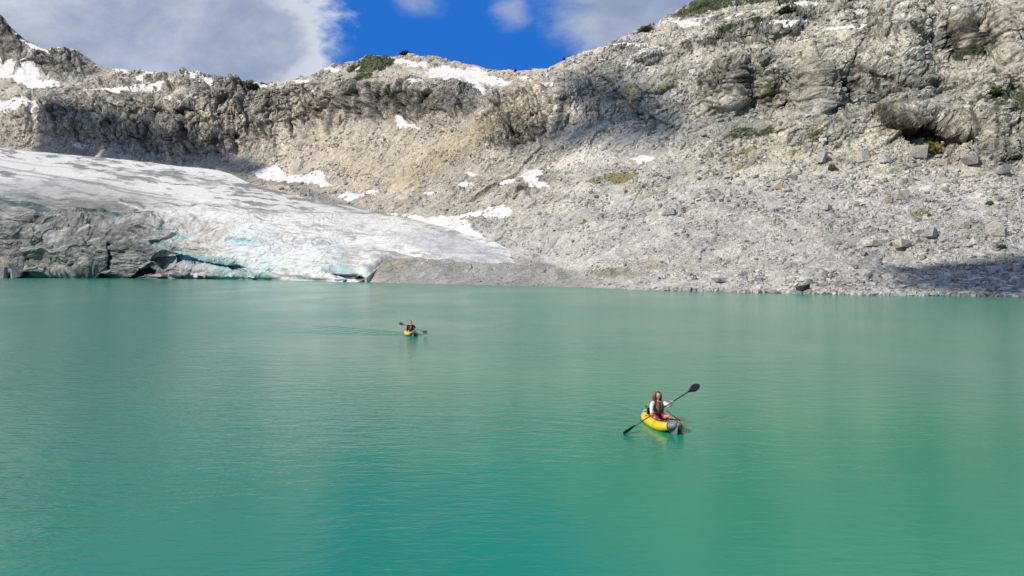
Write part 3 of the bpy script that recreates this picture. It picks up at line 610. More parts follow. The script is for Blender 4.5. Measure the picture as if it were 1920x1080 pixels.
for dd, dz in ((-3, -6), (-0.5, -0.8)):
    q = bx.copy(); q[:, 1] -= dd; q[:, 2] += dz; low.append(q)
hi = []; tx = G1[-1].copy()
for dd, dz in ((1.006, -.001), (1.03, -.02), (1.06, -.08)):
    q = tx.copy(); q[:, :2] *= dd; q[:, 2] += dz*tx[:, 1]*.5; hi.append(q)
Ga = np.concatenate([np.array(low), G1, np.array(hi)], 0); Gc = np.concatenate([np.repeat(ic[:1], 2, 0), ic, np.repeat(ic[-1:], 3, 0)], 0)
dd_ = np.concatenate([np.repeat(dirt[:1], 2, 0), dirt, np.repeat(dirt[-1:], 3, 0)], 0); bz = np.clip(bluez+blue_cave, 0, 1); bz = np.concatenate([np.repeat(bz[:1], 2, 0), bz, np.repeat(bz[-1:], 3, 0)], 0)
me = np_mesh('glacier', Ga.reshape(-1, 3), grid_faces(*Ga.shape[:2]))
set_attr(me, 'Col', Gc.reshape(-1, 3)); set_attr(me, 'dirt', dd_.ravel()); set_attr(me, 'blue', bz.ravel())
mg, nt, b = base_mat('glacier_ice')
pos = nt.new('ShaderNodeNewGeometry').outputs['Position']
f1 = nt.noise(nt.vm('MULTIPLY', pos, (0.35, 1, 1.5)), 1.1, 8, .68, .6); f2 = nt.noise(pos, 3.5, 6, .65)
ck = nt.vor(nt.vm('ADD', nt.vm('MULTIPLY', pos, (.6, 1, .8)), nt.vm('SCALE', nt.xyz(f1, f2, f1), sc=3.0)), .35, 'DISTANCE_TO_EDGE')
var = nt.add(.72, nt.mul(nt.add(nt.ramp(f1, .3, .7), nt.ramp(f2, .3, .7)), .24))
crd = nt.add(.62, nt.mul(nt.ramp(ck, 0, .06), .38))
var = nt.mul(var, nt.add(nt.sub(1.0, attr(nt, 'dirt', 'Fac')), nt.mul(attr(nt, 'dirt', 'Fac'), crd)))
nt.l.new(nt.mix(1.0, attr(nt, 'Col'), nt.xyz(var, var, nt.mul(var, 1.01)), 'MULTIPLY'), b.inputs['Base Color'])
hh = nt.add(nt.mul(f1, 1.0), nt.add(nt.mul(f2, .25), nt.mul(nt.ramp(ck, 0, .1), .35)))
nt.l.new(nt.bump(hh, .5, 1.0), b.inputs['Normal']); b.inputs['Roughness'].default_value = .7
glacier = link('glacier', me, mg, smooth=False); tag(glacier, 'pale tongue of glacier ice with dirty grey front and blue caves at the waterline', 'glacier')

# ------------------------------------------------------------------ snow patches
ms, nt, b = base_mat('old_snow')
pos = nt.new('ShaderNodeNewGeometry').outputs['Position']
f = nt.noise(pos, .35, 6, .6); g = nt.noise(pos, 2.0, 4, .6)
nt.l.new(nt.mix(nt.ramp(f, .42, .72), (.72, .71, .70), (.50, .47, .44)), b.inputs['Base Color'])
nt.l.new(nt.bump(nt.add(nt.mul(f, .9), nt.mul(g, .12)), .35, 1.0), b.inputs['Normal']); b.inputs['Roughness'].default_value = .6
def poly_sd(X, Y, poly):
    """signed distance in pixels, + inside"""
    d = np.full(X.shape, 1e9); ins = np.zeros(X.shape, bool); n = len(poly)
    for i in range(n):
        x0, y0 = poly[i]; x1, y1 = poly[(i+1) % n]
        d = np.minimum(d, seg(X, Y, x0, y0, x1+1e-6, y1))
        c = ((y0 > Y) != (y1 > Y)) & (X < (x1-x0)*(Y-y0)/((y1-y0) if y1 != y0 else 1e-9)+x0); ins ^= c
    return np.where(ins, d, -d)
SNOW = [
 ([(-60, 108), (0, 116), (30, 121), (75, 126), (80, 140), (75, 152), (115, 158), (120, 165), (90, 172), (60, 165), (30, 155), (-60, 150)], 'large bright snowfield on the upper left slope beneath the peak'),
 ([(-60, 182), (0, 187), (45, 197), (85, 207), (88, 213), (60, 217), (-60, 226)], 'snow wedge low on the far left slope above the shaded cliff'),
 ([(40, 76), (60, 88), (95, 101), (150, 100), (155, 105), (100, 109), (70, 101)], 'narrow snow rim along the skyline right of the left peak'),
 ([(165, 179), (200, 173), (260, 167), (320, 161), (323, 167), (290, 175), (230, 179), (195, 181)], 'long thin snow ledge across the left cliff top'),
 ([(256, 146), (270, 138), (281, 147), (276, 158), (262, 154)], 'small round snow patch just below the left skyline'),
 ([(215, 131), (240, 130), (242, 136), (225, 137)], 'tiny snow strip on the skyline right of the dark outcrop'),
 ([(250, 131), (285, 132), (302, 140), (280, 138)], 'slim snow cornice on the skyline above the small round patch'),
 ([(368, 148), (388, 154), (408, 160), (396, 166), (366, 164)], 'snow notch on the skyline left of the saddle'),
 ([(322, 186), (335, 189), (348, 199), (336, 198)], 'leaning sliver of snow on the brown left cliff'),
 ([(476, 156), (512, 157), (512, 163), (480, 162)], 'flat snow strip at the low point of the left ridge'),
 ([(550, 152), (584, 152), (580, 160), (560, 158)], 'snow strip on the ridge left of the middle summit'),
 ([(608, 128), (632, 124), (630, 131), (612, 132)], 'tiny snow patch high on the left shoulder of the middle summit'),
 ([(658, 126), (680, 123), (678, 131), (664, 133)], 'small snow patch beside the dark green shrubs on the middle summit'),
 ([(733, 113), (760, 117), (790, 123), (806, 123), (802, 132), (780, 132), (750, 125)], 'slanting snow band just under the middle summit'),
 ([(743, 160), (770, 149), (800, 157), (803, 165), (788, 169), (772, 163)], 'wedge of snow above the grey middle cliff'),
 ([(798, 138), (830, 130), (870, 133), (930, 146), (962, 158), (958, 165), (925, 161), (900, 158), (914, 172), (908, 179), (870, 163), (845, 153), (812, 150)], 'broad streaky snowfield on the right shoulder of the middle summit'),
 ([(878, 131), (905, 135), (920, 141), (900, 141)], 'thin snow streak on the skyline above the streaky snowfield'),
 ([(972, 146), (1002, 149), (998, 156), (980, 153)], 'small snow patch in the saddle between the two mountains'),
 ([(1020, 163), (1045, 164), (1042, 170), (1026, 168)], 'small snow scrap on the spur below the saddle'),
 ([(747, 234), (750, 226), (768, 224), (770, 233), (790, 243), (786, 246), (765, 240), (749, 239)], 'hook shaped snow patch at the foot of the grey middle cliff'),
 ([(470, 325), (515, 312), (532, 316), (537, 330), (570, 328), (600, 322), (618, 331), (608, 338), (622, 348), (590, 348), (540, 343), (490, 336)], 'snow patch with two horns where glacier meets the shaded scree'),
 ([(630, 365), (650, 358), (672, 362), (700, 357), (720, 359), (705, 366), (680, 368), (650, 372)], 'thin snow streaks on the scree above the glacier tongue'),
 ([(795, 364), (812, 361), (828, 362), (812, 366)], 'tiny snow scrap in the middle of the scree basin'),
 ([(857, 347), (875, 342), (893, 345), (889, 351), (870, 352)], 'small snow patch left of the square snow patch in the basin'),
 ([(876, 327), (884, 325), (905, 331), (892, 332)], 'smallest snow scrap in the basin, above its neighbour'),
 ([(935, 340), (965, 334), (985, 330), (992, 321), (1032, 320), (1026, 335), (1010, 343), (1032, 352), (1000, 355), (985, 347), (960, 341)], 'squarish snow patch beside a tan boulder in the scree basin'),
 ([(722, 403), (745, 402), (800, 409), (850, 406), (870, 402), (905, 394), (945, 383), (967, 398), (955, 405), (930, 405), (890, 407), (868, 411), (886, 420), (893, 432), (914, 449), (930, 461), (905, 455), (870, 444), (840, 434), (800, 425), (770, 416)], 'largest snow patch in the basin, branching along the glacier edge'),
 ([(1188, 304), (1210, 295), (1230, 297), (1226, 305), (1205, 309)], 'isolated snow patch on the middle of the right scree slope'),
 ([(1255, 47), (1290, 38), (1342, 29), (1338, 36), (1312, 46), (1285, 51)], 'snow band under the shrubs on the right skyline'),
 ([(1358, 36), (1392, 24), (1384, 33)], 'small snow tail right of the snow band on the right mountain'),
 ([(1138, 90), (1180, 88), (1222, 89), (1220, 93), (1140, 94)], 'straight thin snow ledge on the right mountain shoulder'),
 ([(1230, 95), (1248, 90), (1242, 98)], 'tiny snow wedge right of the straight snow ledge'),
 ([(1462, 18), (1500, 13), (1535, 17), (1525, 23), (1490, 20), (1468, 23)], 'pale snow streak at the top of the right mountain by a green shrub'),
 ([(1583, 28), (1622, 26), (1624, 33), (1596, 34)], 'small bright snow patch near the top of the right mountain'),
 ([(1425, 56), (1465, 47), (1520, 50), (1500, 56), (1460, 58)], 'faint snow streak below the green shrub on the right mountain'),
 ([(1540, 62), (1590, 56), (1640, 60), (1600, 67)], 'broken snow streak on the pale slope high on the right'),
 ([(140, 275), (156, 273), (168, 278), (152, 281)], 'snow scrap in the shade at the foot of the left cliff')]
for poly, lab in SNOW:
    A = np.array(poly, float); x0, y0 = A.min(0)-5; x1, y1 = A.max(0)+5
    sx = np.arange(x0, x1+.1, 0.8); sy = np.arange(y1, y0-.1, -0.6)
    SX, SY = np.meshgrid(sx, sy)
    SYc = np.maximum(SY, ridge_c(SX)+0.3)
    q = np.stack([SX, SY, 0*SX], -1)
    jx = fbm(q, 22, 5, .6, 500)*9; jy = fbm(q, 16, 5, .6, 510)*6
    small = min(1.0, (y1-y0-10)/16.0+.25)
    sdv = poly_sd(SX+jx*small, SY+jy*small, poly)
    br = perlin(np.stack([SX/11, SY/3.2, 0*SX], -1), 520)+.6*perlin(np.stack([SX/5, SY/1.8, 0*SX], -1), 521); m = np.clip((sdv-.4)/2.2-.8*np.clip(br-.2, 0, 1), -1, 1.1)
    u, v = g_idx(SX, SYc); Pp = bil(Pbl, u, v); Nn = bil(Nbl, u, v)
    Pr = bil(P1, u, v); Nn = Nn/np.linalg.norm(Nn, axis=-1, keepdims=True)
    if Nn[..., 1].mean() > 0: Nn = -Nn
    s = (Pp[..., 1]/F)
    top = Pp*.7+Pr*.3 + Nn*(s*(m*1.2+0.45))[..., None]
    mi = np.maximum(m[:-1, :-1], m[1:, 1:])
    keep = mi > -0.75
    if keep.sum() < 4: continue
    fq = grid_faces(*SX.shape, keep); used = np.unique(fq); rem = -np.ones(SX.size, int); rem[used] = np.arange(len(used))
    o = link('snow_patch', np_mesh('snow_patch', top.reshape(-1, 3)[used], rem[fq]), ms)
    tag(o, lab, 'snow patch', 'old snow patches on the mountainsides')

# ------------------------------------------------------------------ stones
ICO = bmesh.new(); bmesh.ops.create_icosphere(ICO, subdivisions=1, radius=1)
iv = np.array([v.co[:] for v in ICO.verts]); ifc = np.array([[v.index for v in f.verts] for f in ICO.faces]); ICO.free()
def mk_ico(n):
    bm = bmesh.new(); bmesh.ops.create_icosphere(bm, subdivisions=n, radius=1)
    v = np.array([q.co[:] for q in bm.verts]); f_ = np.array([[q.index for q in g_.verts] for g_ in bm.faces]); bm.free(); return v, f_
mst, nt, b = base_mat('loose_stone')
pos = nt.new('ShaderNodeNewGeometry').outputs['Position']
fn = nt.noise(pos, 2.2, 7, .65); var = nt.add(.65, nt.mul(nt.ramp(fn, .3, .7), .6))
nt.l.new(nt.mix(1.0, attr(nt, 'Col'), nt.xyz(var, var, var), 'MULTIPLY'), b.inputs['Base Color'])
nt.l.new(nt.bump(fn, .5, .3), b.inputs['Normal']); b.inputs['Roughness'].default_value = .9
def in_ice(px, py): return (px < 974) & (py > gtop_c(np.minimum(px, 975))-1.5) & (py < gbot_c(np.minimum(px, 975))+.5)
def hull(n, seed, sq=.8):
    r = np.random.RandomState(seed); p = r.normal(size=(n, 3)); p /= np.linalg.norm(p, axis=1)[:, None]; p *= r.uniform(.62, 1.15, (n, 1))*np.array([1, 1, sq]); bm = bmesh.new()
    for q in p: bm.verts.new(q)
    bmesh.ops.convex_hull(bm, input=bm.verts[:]); bmesh.ops.delete(bm, geom=[v for v in bm.verts if not v.link_faces], context='VERTS')
    bm.verts.index_update(); bmesh.ops.triangulate(bm, faces=bm.faces[:]); v = np.array([q.co[:] for q in bm.verts]); f = np.array([[q.index for q in g_.verts] for g_ in bm.faces]); bm.free(); return v, f
def block(seed, sq=.75):
    r = np.random.RandomState(seed); bm = bmesh.new()
    for x in (-1, 1):
        for y in (-1, 1):
            for z in (-1, 1):
                q = np.array([x*.8, y*.7, z*sq*.8])+r.uniform(-.3, .3, 3)
                if r.uniform() < .3: bm.verts.new(q*np.array([1, .55, 1])); bm.verts.new(q*np.array([.5, 1, .8]))
                else: bm.verts.new(q)
    bmesh.ops.convex_hull(bm, input=bm.verts[:]); bmesh.ops.delete(bm, geom=[v for v in bm.verts if not v.link_faces], context='VERTS')
    bm.verts.index_update(); bmesh.ops.triangulate(bm, faces=bm.faces[:]); v = np.array([q.co[:] for q in bm.verts]); f = np.array([[q.index for q in g_.verts] for g_ in bm.faces]); bm.free(); return v, f
ns = 70000
qx = RNG.uniform(-30, 1950, ns*3); qr = RNG.uniform(0, 1, ns*3)
qy = shore_c(qx)-1.0 - (shore_c(qx)-ridge_c(qx)-4)*qr**1.25
cl_q = land_at(qx, qy, cliff[..., None].repeat(3, -1))[:, 0]; vg = land_at(qx, qy, (veg)[..., None].repeat(3, -1))[:, 0]
cn = perlin(np.stack([qx/60, qy/26, 0*qx], -1), 777)
tl = ((qx > 680) & (qx < 1100) & (qy > 484))
keep = (~in_ice(qx, qy)) & (RNG.uniform(0, 1, ns*3) < np.clip(.38+cn*1.5+.25*sstep(qx, 1500, 1700)-.35*ell(qx, qy, 1420, 480, 230, 40, 4), .06, 1)*(1-.95*cl_q)*(1-.5*vg)) & (~(tl & (RNG.uniform(0, 1, ns*3) < .85)))
qx, qy = qx[keep][:ns], qy[keep][:ns]; n = len(qx)
Pq = land_at(qx, qy); cq = land_at(qx, qy, col)
size = (1.05*(RNG.pareto(2.1, n)+1)); size = np.clip(size, .9, 6.0)*(1-.25*sstep(qy, 380, 440)*(1-sstep(qx, 1450, 1650)))*(0.60+0.45*sstep(qx, 900, 1500))*(1+.35*(qy > 500)*(qx > 1350))
rim = RNG.uniform(0, 1, n) < .012; qx[rim] = 1250+700*RNG.uniform(0, 1, rim.sum())**.8; qy[rim] = shore_c(qx[rim])-RNG.uniform(-.2, 3.5, rim.sum()); Pq = land_at(qx, qy); cq = land_at(qx, qy, col); size[rim] = RNG.uniform(2.2, 7, rim.sum())
size_m = size*Pq[:, 1]/F
tint = np.clip(cq*.45+np.array([.41, .40, .375])*.55, .1, .6)*RNG.choice([.58, .8, 1.0, 1.15, 1.3], (n, 1), p=[.14, .22, .27, .22, .15])
VV, FF, CC, off = [], [], [], 0
for t_ in range(9):
    hv, hf = hull(11, 40+t_) if t_ % 3 == 0 else block(40+t_); idx = np.arange(t_, n, 9); k_ = len(idx)
    sc3 = RNG.uniform(.65, 1.35, (k_, 3))*size_m[idx, None]*np.array([1, 1, .95]); th = RNG.uniform(0, 6.28, k_); c_, s_ = np.cos(th)[:, None], np.sin(th)[:, None]
    V = hv[None]*sc3[:, None]; V = np.stack([V[..., 0]*c_-V[..., 1]*s_, V[..., 0]*s_+V[..., 1]*c_, V[..., 2]+.25*size_m[idx, None]], -1)+Pq[idx][:, None]
    VV.append(V.reshape(-1, 3)); FF.append((hf[None]+(np.arange(k_)*len(hv))[:, None, None]).reshape(-1, 3)+off); off += k_*len(hv); CC.append(np.repeat(tint[idx], len(hv), 0))
me = np_mesh('scree', np.concatenate(VV), np.concatenate(FF)); set_attr(me, 'Col', np.clip(np.concatenate(CC), 0, .64))
o = link('scree', me, mst, smooth=False); tag(o, 'loose pale stones strewn over the slopes and shore', 'scree', kind='stuff')
iv2, if2 = mk_ico(3)
def boulder(px, py, wpx, hpx, label, colr=(.42, .41, .39), name='boulder', group='boulders on the slopes and shore', seed=0, where=None, P=None, mat=None, sink=.3, blocky=.35):
    P = (land_at(np.array([px]), np.array([py]))[0] if P is None else P); s = P[1]/F
    ice = name == 'ice_block'
    if ice:
        bv, bf = hull(16, 300+seed, .9); n_ = perlin(bv*1.3+seed, 910+seed); rn = np.full(len(bv), .5); t_ = seed*.9; v = bv@np.array([[math.cos(t_), -math.sin(t_), 0], [math.sin(t_), math.cos(t_), 0], [.18*math.sin(t_*3), 0, 1]])*1.055*np.array([1.15, 1, 1])
    else:
        bv, bf = block(200+seed, .7); n_ = perlin(bv*1.3+seed, 910+seed); rn = np.full(len(bv), .5); v = bv*1.1
    v = v*np.array([wpx*s/2, wpx*s/2*.8, hpx*s*.62])
    a = seed*1.7; v = np.stack([v[:, 0]*math.cos(a*.2)-v[:, 1]*math.sin(a*.2), v[:, 0]*math.sin(a*.2)+v[:, 1]*math.cos(a*.2), v[:, 2]], -1)
    v[:, 2] += hpx*s*(.62-sink)
    me = np_mesh(name, v, bf); cv_ = np.clip(np.array(colr)[None]*(1+.25*n_[:, None])*(1+(rn[:, None]-.5)*.2), .01, .8)
    set_attr(me, 'Col', cv_)
    o = link(name, me, mat or mst, smooth=False); o.location = P
    tag(o, label, name.replace('_', ' '), group); return o
T, G_, O = (.44, .39, .31), (.40, .385, .345), (.42, .33, .22)
BL = [(1505, 549, 30, 26, 'dark grey pointed boulder standing at the waterline on the right shore', (.035, .037, .035)),
 (982, 350, 26, 15, 'tan block beside the squarish snow patch in the basin', O), (1463, 360, 26, 15, 'rust stained boulder alone on the right scree slope', (.40, .27, .17)),
 (1305, 372, 34, 20, 'pale tan boulder in the middle of the right scree slope', T), (1174, 362, 12, 8, 'small orange stained rock left of the pale tan boulder', (.42, .25, .14)),
 (1092, 420, 22, 18, 'tan boulder low on the central scree slope', T), (1128, 412, 24, 14, 'grey slab next to the tan boulder on the central scree', G_),
 (1665, 388, 16, 20, 'leaning brown streaked rock in the boulder field right of the scree', (.33, .26, .19)), (1690, 376, 36, 20, 'blocky pale rock beside the leaning brown rock', T),
 (1640, 460, 50, 18, 'low pale outcrop rock above the shaded shore', (.47, .43, .38)), (1690, 465, 44, 24, 'broken tan rock at the right end of the low pale outcrop', T),
 (1742, 450, 34, 26, 'cracked light slab right of the broken tan rock', G_), (1860, 445, 60, 28, 'big cream slab near the right edge above the shadow', (.46, .43, .37)),
 (1800, 432, 46, 18, 'flat yellowish slab left of the big cream slab', (.45, .42, .33)), (1875, 448, 26, 26, 'brownish side block leaning on the big cream slab', (.38, .32, .26)),
 (1545, 392, 30, 16, 'low grey rock in the right boulder field above the pale beach', G_), (1600, 388, 22, 14, 'tan flat rock in the right boulder field', T),
 (1714, 300, 46, 34, 'steep pale block at the foot of the overhanging right cliff', (.43, .40, .34)), (1620, 305, 40, 34, 'light grey slab wall under the right cliff', G_),
 (1660, 310, 34, 28, 'rounded white grey rock between slab wall and steep block', (.46, .45, .43)), (1540, 308, 40, 26, 'grey rock left of the yellow moss tuft', G_),
 (1820, 318, 50, 22, 'broad dark sided rock on the far right slope', (.33, .32, .30)), (1878, 330, 44, 22, 'grey rock near the right edge below the mossy ground', G_),
 (1770, 310, 26, 16, 'small brown rock below the yellow moss patch', (.35, .29, .21)), (1390, 350, 20, 12, 'little grey boulder above the pale tan boulder', G_),
 (1256, 405, 36, 14, 'cracked dark grey ledge rock in the central scree', (.30, .30, .29)), (1208, 480, 12, 7, 'lone pale stone above the olive scarp', (.47, .46, .43)),
 (1196, 525, 10, 7, 'small light stone below the olive scarp', (.5, .47, .42)), (1350, 530, 34, 18, 'half buried pinkish rock on the beach', (.47, .42, .38)),
 (1358, 545, 14, 5, 'flat dark edged stone close to the water left of the driftwood', (.2, .2, .19)), (1440, 545, 16, 8, 'light stone at the waterline left of the dark pointed boulder', G_),
 (1470, 549, 12, 7, 'white grey stone touching the water beside the dark pointed boulder', (.5, .5, .48)), (1535, 551, 20, 8, 'pale stone at the waterline right of the dark pointed boulder', (.48, .47, .45)),
 (1712, 506, 20, 10, 'rounded stone at the left rim of the shore shadow', G_), (1750, 533, 26, 9, 'light stone in the shaded right shore', (.5, .5, .48)), (1772, 530, 30, 18, 'large rounded boulder in the shaded right shore', (.36, .36, .35)),
 (1790, 512, 26, 10, 'flat boulder in the shaded shore, behind the rounded one', G_), (1908, 490, 16, 12, 'round stone by the right edge in the shade', (.45, .44, .42)), (1015, 475, 10, 6, 'small stone on the smooth till above the grey moraine', G_),
 (1075, 455, 14, 7, 'dark stone cluster rock left of the central beach', (.3, .3, .29)), (997, 440, 10, 8, 'round pale stone right of the largest snow patch', (.5, .49, .46)), (965, 372, 30, 14, 'warm tan rock between the two largest basin snow patches', T),
 (648, 345, 12, 7, 'small dark rock on the scree above the streaked snow', (.28, .27, .25)), (640, 238, 15, 32, 'tall orange slab fallen below the middle cliff', O), (530, 358, 14, 7, 'brown rock in the rubble strip above the glacier', (.36, .28, .2))]
for i, t in enumerate(BL):
    boulder(t[0], t[1], t[2]*.72, t[3]*.8, t[4], t[5] if len(t) > 5 else G_, seed=i+1)
# rocks in the lower left corner where the ice front meets the water
for i, (px, py, w, h, lab) in enumerate([(8, 519, 34, 26, 'grey rock pile block at the left foot of the ice front'), (30, 521, 28, 20, 'jagged grey rock right of the first block at the ice foot'), (-12, 516, 30, 34, 'tall grey rock cut by the left edge of view')]):
    Y = float(Ysh(px))-3; boulder(px, py, w, h, lab, (.36, .35, .33), seed=70+i, P=np.array([Y*(px-960)/F, Y, 0.0]), sink=.15)
# ice blocks by the blue cave
mi_, nt, b = base_mat('ice_block')
pos = nt.new('ShaderNodeNewGeometry').outputs['Position']; fn = nt.noise(pos, .9, 6, .6)
nt.l.new(nt.mix(1.0, attr(nt, 'Col'), nt.mix(nt.ramp(fn, .35, .65), (.8, .82, .83), (1, 1, 1)), 'MULTIPLY'), b.inputs['Base Color'])
nt.l.new(nt.bump(fn, .5, .6), b.inputs['Normal']); b.inputs['Roughness'].default_value = .4
IB = [(300, 521, 40, 9, 'long flat dirty ice slab left of the blue cave', (.42, .40, .36)), (335, 520, 34, 14, 'dirty cream ice block at the left foot of the blue cave', (.52, .50, .46)), (352, 518, 20, 14, 'white ice block under the blue cave roof', (.62, .62, .62)), (372, 521, 22, 12, 'white ice block left of the grey speckled block', (.66, .67, .68)),
  (388, 522, 18, 11, 'grey speckled ice block at the waterline', (.34, .33, .32)), (399, 516, 14, 10, 'small white ice lump above the grey speckled block', (.66, .68, .7)), (411, 516, 14, 11, 'pale blue ice ball left of the white ice ball', (.42, .62, .7)), (424, 516, 16, 11, 'white blue ice ball in the middle of the cave mouth', (.55, .7, .76)),
  (438, 518, 18, 10, 'pale blue ice lump right of the white blue ice ball', (.45, .64, .7)), (452, 520, 20, 9, 'low white ice block at the right end of the blue cave', (.62, .68, .7)), (640, 526, 26, 5, 'flat white ice shelf in front of the small dark blue cave', (.68, .69, .69)), (472, 522, 24, 8, 'whitish ice mound right of the blue cave', (.6, .62, .62))]
for i, (px, py, w, h, lab, cc_) in enumerate(IB):
    Y = float(Ysh(px))-1.6; boulder(px, py, w, h, lab, cc_, name='ice_block', group='ice blocks fallen from the glacier front', seed=30+i, P=np.array([Y*(px-960)/F, Y, max(0, CH+Y*(HOR-py)/F)]), mat=mi_, sink=.25, blocky=.25)

# ------------------------------------------------------------------ shrubs
mv, nt, b = base_mat('shrub_leaves')
pos = nt.new('ShaderNodeNewGeometry').outputs['Position']; fn = nt.noise(pos, .8, 4, .6)
nt.l.new(nt.mix(1.0, attr(nt, 'Col'), nt.mix(nt.ramp(fn, .3, .7), (.55, .55, .55), (1.3, 1.3, 1.2)), 'MULTIPLY'), b.inputs['Base Color']); b.inputs['Roughness'].default_value = .8
def leaves(P, spread, size, cols, per):
    n = len(P)*per; C = np.repeat(P, per, 0)+RNG.normal(size=(n, 3))*np.repeat(spread, per)[:, None]*np.array([1, 1, .6])
    C[:, 2] += np.repeat(spread, per)*.5
    a = RNG.normal(size=(n, 3)); a /= np.linalg.norm(a, axis=1)[:, None]; q = RNG.normal(size=(n, 3)); bb = np.cross(a, q); bb /= np.linalg.norm(bb, axis=1)[:, None]
    s = np.repeat(size, per)[:, None]*RNG.uniform(.6, 1.4, (n, 1))
    V = np.stack([C-a*s, C-bb*s*.5, C+a*s, C+bb*s*.5], 1).reshape(-1, 3)
    return V, np.arange(n*4).reshape(-1, 4), np.repeat(np.clip(cols[RNG.randint(0, len(cols), n)]*RNG.uniform(.7, 1.3, (n, 1)), 0, 1), 4, 0)
qx = RNG.uniform(0, 1920, 160000); qy = shore_c(qx)-2-(shore_c(qx)-ridge_c(qx)-3)*RNG.uniform(0, 1, 160000)
vv = land_at(qx, qy, np.stack([veg, mossm, veg], -1)); k1 = (vv[:, 0] > .55) & ~in_ice(qx, qy); k2 = (vv[:, 1] > .7) & ~k1 & ~in_ice(qx, qy)
Pv = land_at(qx[k1], qy[k1])[:5200]
V, Fq, cv_ = leaves(Pv, Pv[:, 1]/F*1.1, Pv[:, 1]/F*.95, np.array([(.035, .055, .02), (.05, .075, .025), (.07, .095, .03)]), 7)
me = np_mesh('alpine_shrubs', V, Fq); set_attr(me, 'Col', cv_); o = link('alpine_shrubs', me, mv, smooth=False); tag(o, 'dark green mats of low alpine shrubs on ledges', 'shrubs', kind='stuff')
Pv = land_at(qx[k2], qy[k2])[:2600]
V, Fq, cv_ = leaves(Pv, Pv[:, 1]/F*.8, Pv[:, 1]/F*.7, np.array([(.16, .15, .04), (.20, .17, .05), (.11, .12, .035)]), 4)
me = np_mesh('moss', V, Fq); set_attr(me, 'Col', cv_); o = link('moss', me, mv, smooth=False); tag(o, 'yellow green moss tufts between the stones', 'moss', kind='stuff')
def shrub(px, py, wpx, hpx, lab, cols, n=500):
    P = land_at(np.array([px]), np.array([py]))[0]; s = P[1]/F; root = empty('shrub', P)
    th = RNG.uniform(0, 6.28, n); rr = np.sqrt(RNG.uniform(0, 1, n)); x = np.cos(th)*rr*wpx*s/2; y = np.sin(th)*rr*wpx*s/3
    z = RNG.uniform(0, 1, n)*(1-rr**2*.8)*hpx*s*(.7+.3*np.sin(th*3+px))
    V, Fq, cv_ = leaves(np.stack([x, y, z], -1), np.full(n, .12*hpx*s), np.full(n, .09*max(wpx, hpx)*s), np.array(cols), 2)
    me = np_mesh('foliage', V, Fq); set_attr(me, 'Col', cv_); link('foliage', me, mv, root, smooth=False)
    bm = bmesh.new()
    for k in range(5):
        a = k*1.3; m = Matrix.Translation((math.cos(a)*wpx*s*.12, math.sin(a)*wpx*s*.1, hpx*s*.3))@Matrix.Rotation(.45, 4, Vector((-math.sin(a), math.cos(a), 0)))
        bmesh.ops.create_cone(bm, cap_ends=True, segments=6, radius1=.04*hpx*s, radius2=.015*hpx*s, depth=hpx*s*.7, matrix=m)
    me = bpy.data.meshes.new('stem'); bm.to_mesh(me); bm.free(); set_attr(me, 'Col', np.tile([(.12, .09, .06)], (len(me.vertices), 1))); link('stem', me, mst, root)
    tag(root, lab, 'shrub', 'shrubs growing among the rocks')
GR = [(.035, .055, .02), (.05, .08, .025)]; YG = [(.20, .17, .03), (.14, .14, .03), (.25, .19, .04)]
for a in [(1480, 32, 34, 12, 'dark green shrub with a peaked top by the snow high on the right', GR), (1560, 328, 12, 15, 'small yellow green tuft alone on the right scree', YG), (1742, 295, 34, 26, 'large yellow shrub below the overhanging right cliff', YG),
  (1780, 108, 20, 14, 'green shrub at the foot of the black streaked cliff', [(.07, .1, .02), (.13, .13, .03)]), (1215, 62, 20, 9, 'dark shrub on the skyline shoulder of the right mountain', GR), (1740, 408, 20, 9, 'pale green shrub in the right boulder field', [(.16, .18, .08), (.12, .15, .06)]),
  (1878, 470, 16, 12, 'green shrub above the shaded shore by the right edge', GR), (1855, 385, 14, 9, 'green tuft beside a white stone on the far right', [(.1, .13, .04)]), (1862, 190, 26, 12, 'bright green shrub among blocks near the right edge', [(.08, .12, .03)]), (1062, 117, 5, 7, 'tiny dark conifer shrub on the skyline right of the saddle', GR),
  (475, 164, 24, 8, 'dark green shrub clump on the low left ridge', GR), (968, 136, 6, 5, 'tiny dark shrub on the skyline in the saddle', GR), (764, 106, 20, 6, 'dark shrub mat on top of the middle summit', GR)]: shrub(*a)
# driftwood on the beach
mw_, nt, b = base_mat('weathered_wood'); pos = nt.new('ShaderNodeNewGeometry').outputs['Position']; fn = nt.noise(nt.vm('MULTIPLY', pos, (1, 1, 6)), 4, 4)
nt.l.new(nt.mix(fn, (.09, .085, .08), (.2, .19, .17)), b.inputs['Base Color'])
def skin_mesh(name, pts, edges, rad, sub=2, root=0):
    me = bpy.data.meshes.new(name+'_s'); me.from_pydata([tuple(p) for p in pts], edges, []); o = bpy.data.objects.new('tmp', me); COL.objects.link(o)
    mod = o.modifiers.new('s', 'SKIN'); sv = me.skin_vertices[0].data
    for i, r in enumerate(rad):
        sv[i].radius = (r, r) if not isinstance(r, tuple) else r; sv[i].use_root = (i == root)
    mod.use_smooth_shade = True
    if sub: m2 = o.modifiers.new('b', 'SUBSURF'); m2.levels = sub; m2.render_levels = sub
    dg = bpy.context.evaluated_depsgraph_get(); out = bpy.data.meshes.new_from_object(o.evaluated_get(dg)); out.name = name
    bpy.data.objects.remove(o); return out
Pd = land_at(np.array([1557.]), np.array([517.]))[0]; s = Pd[1]/F
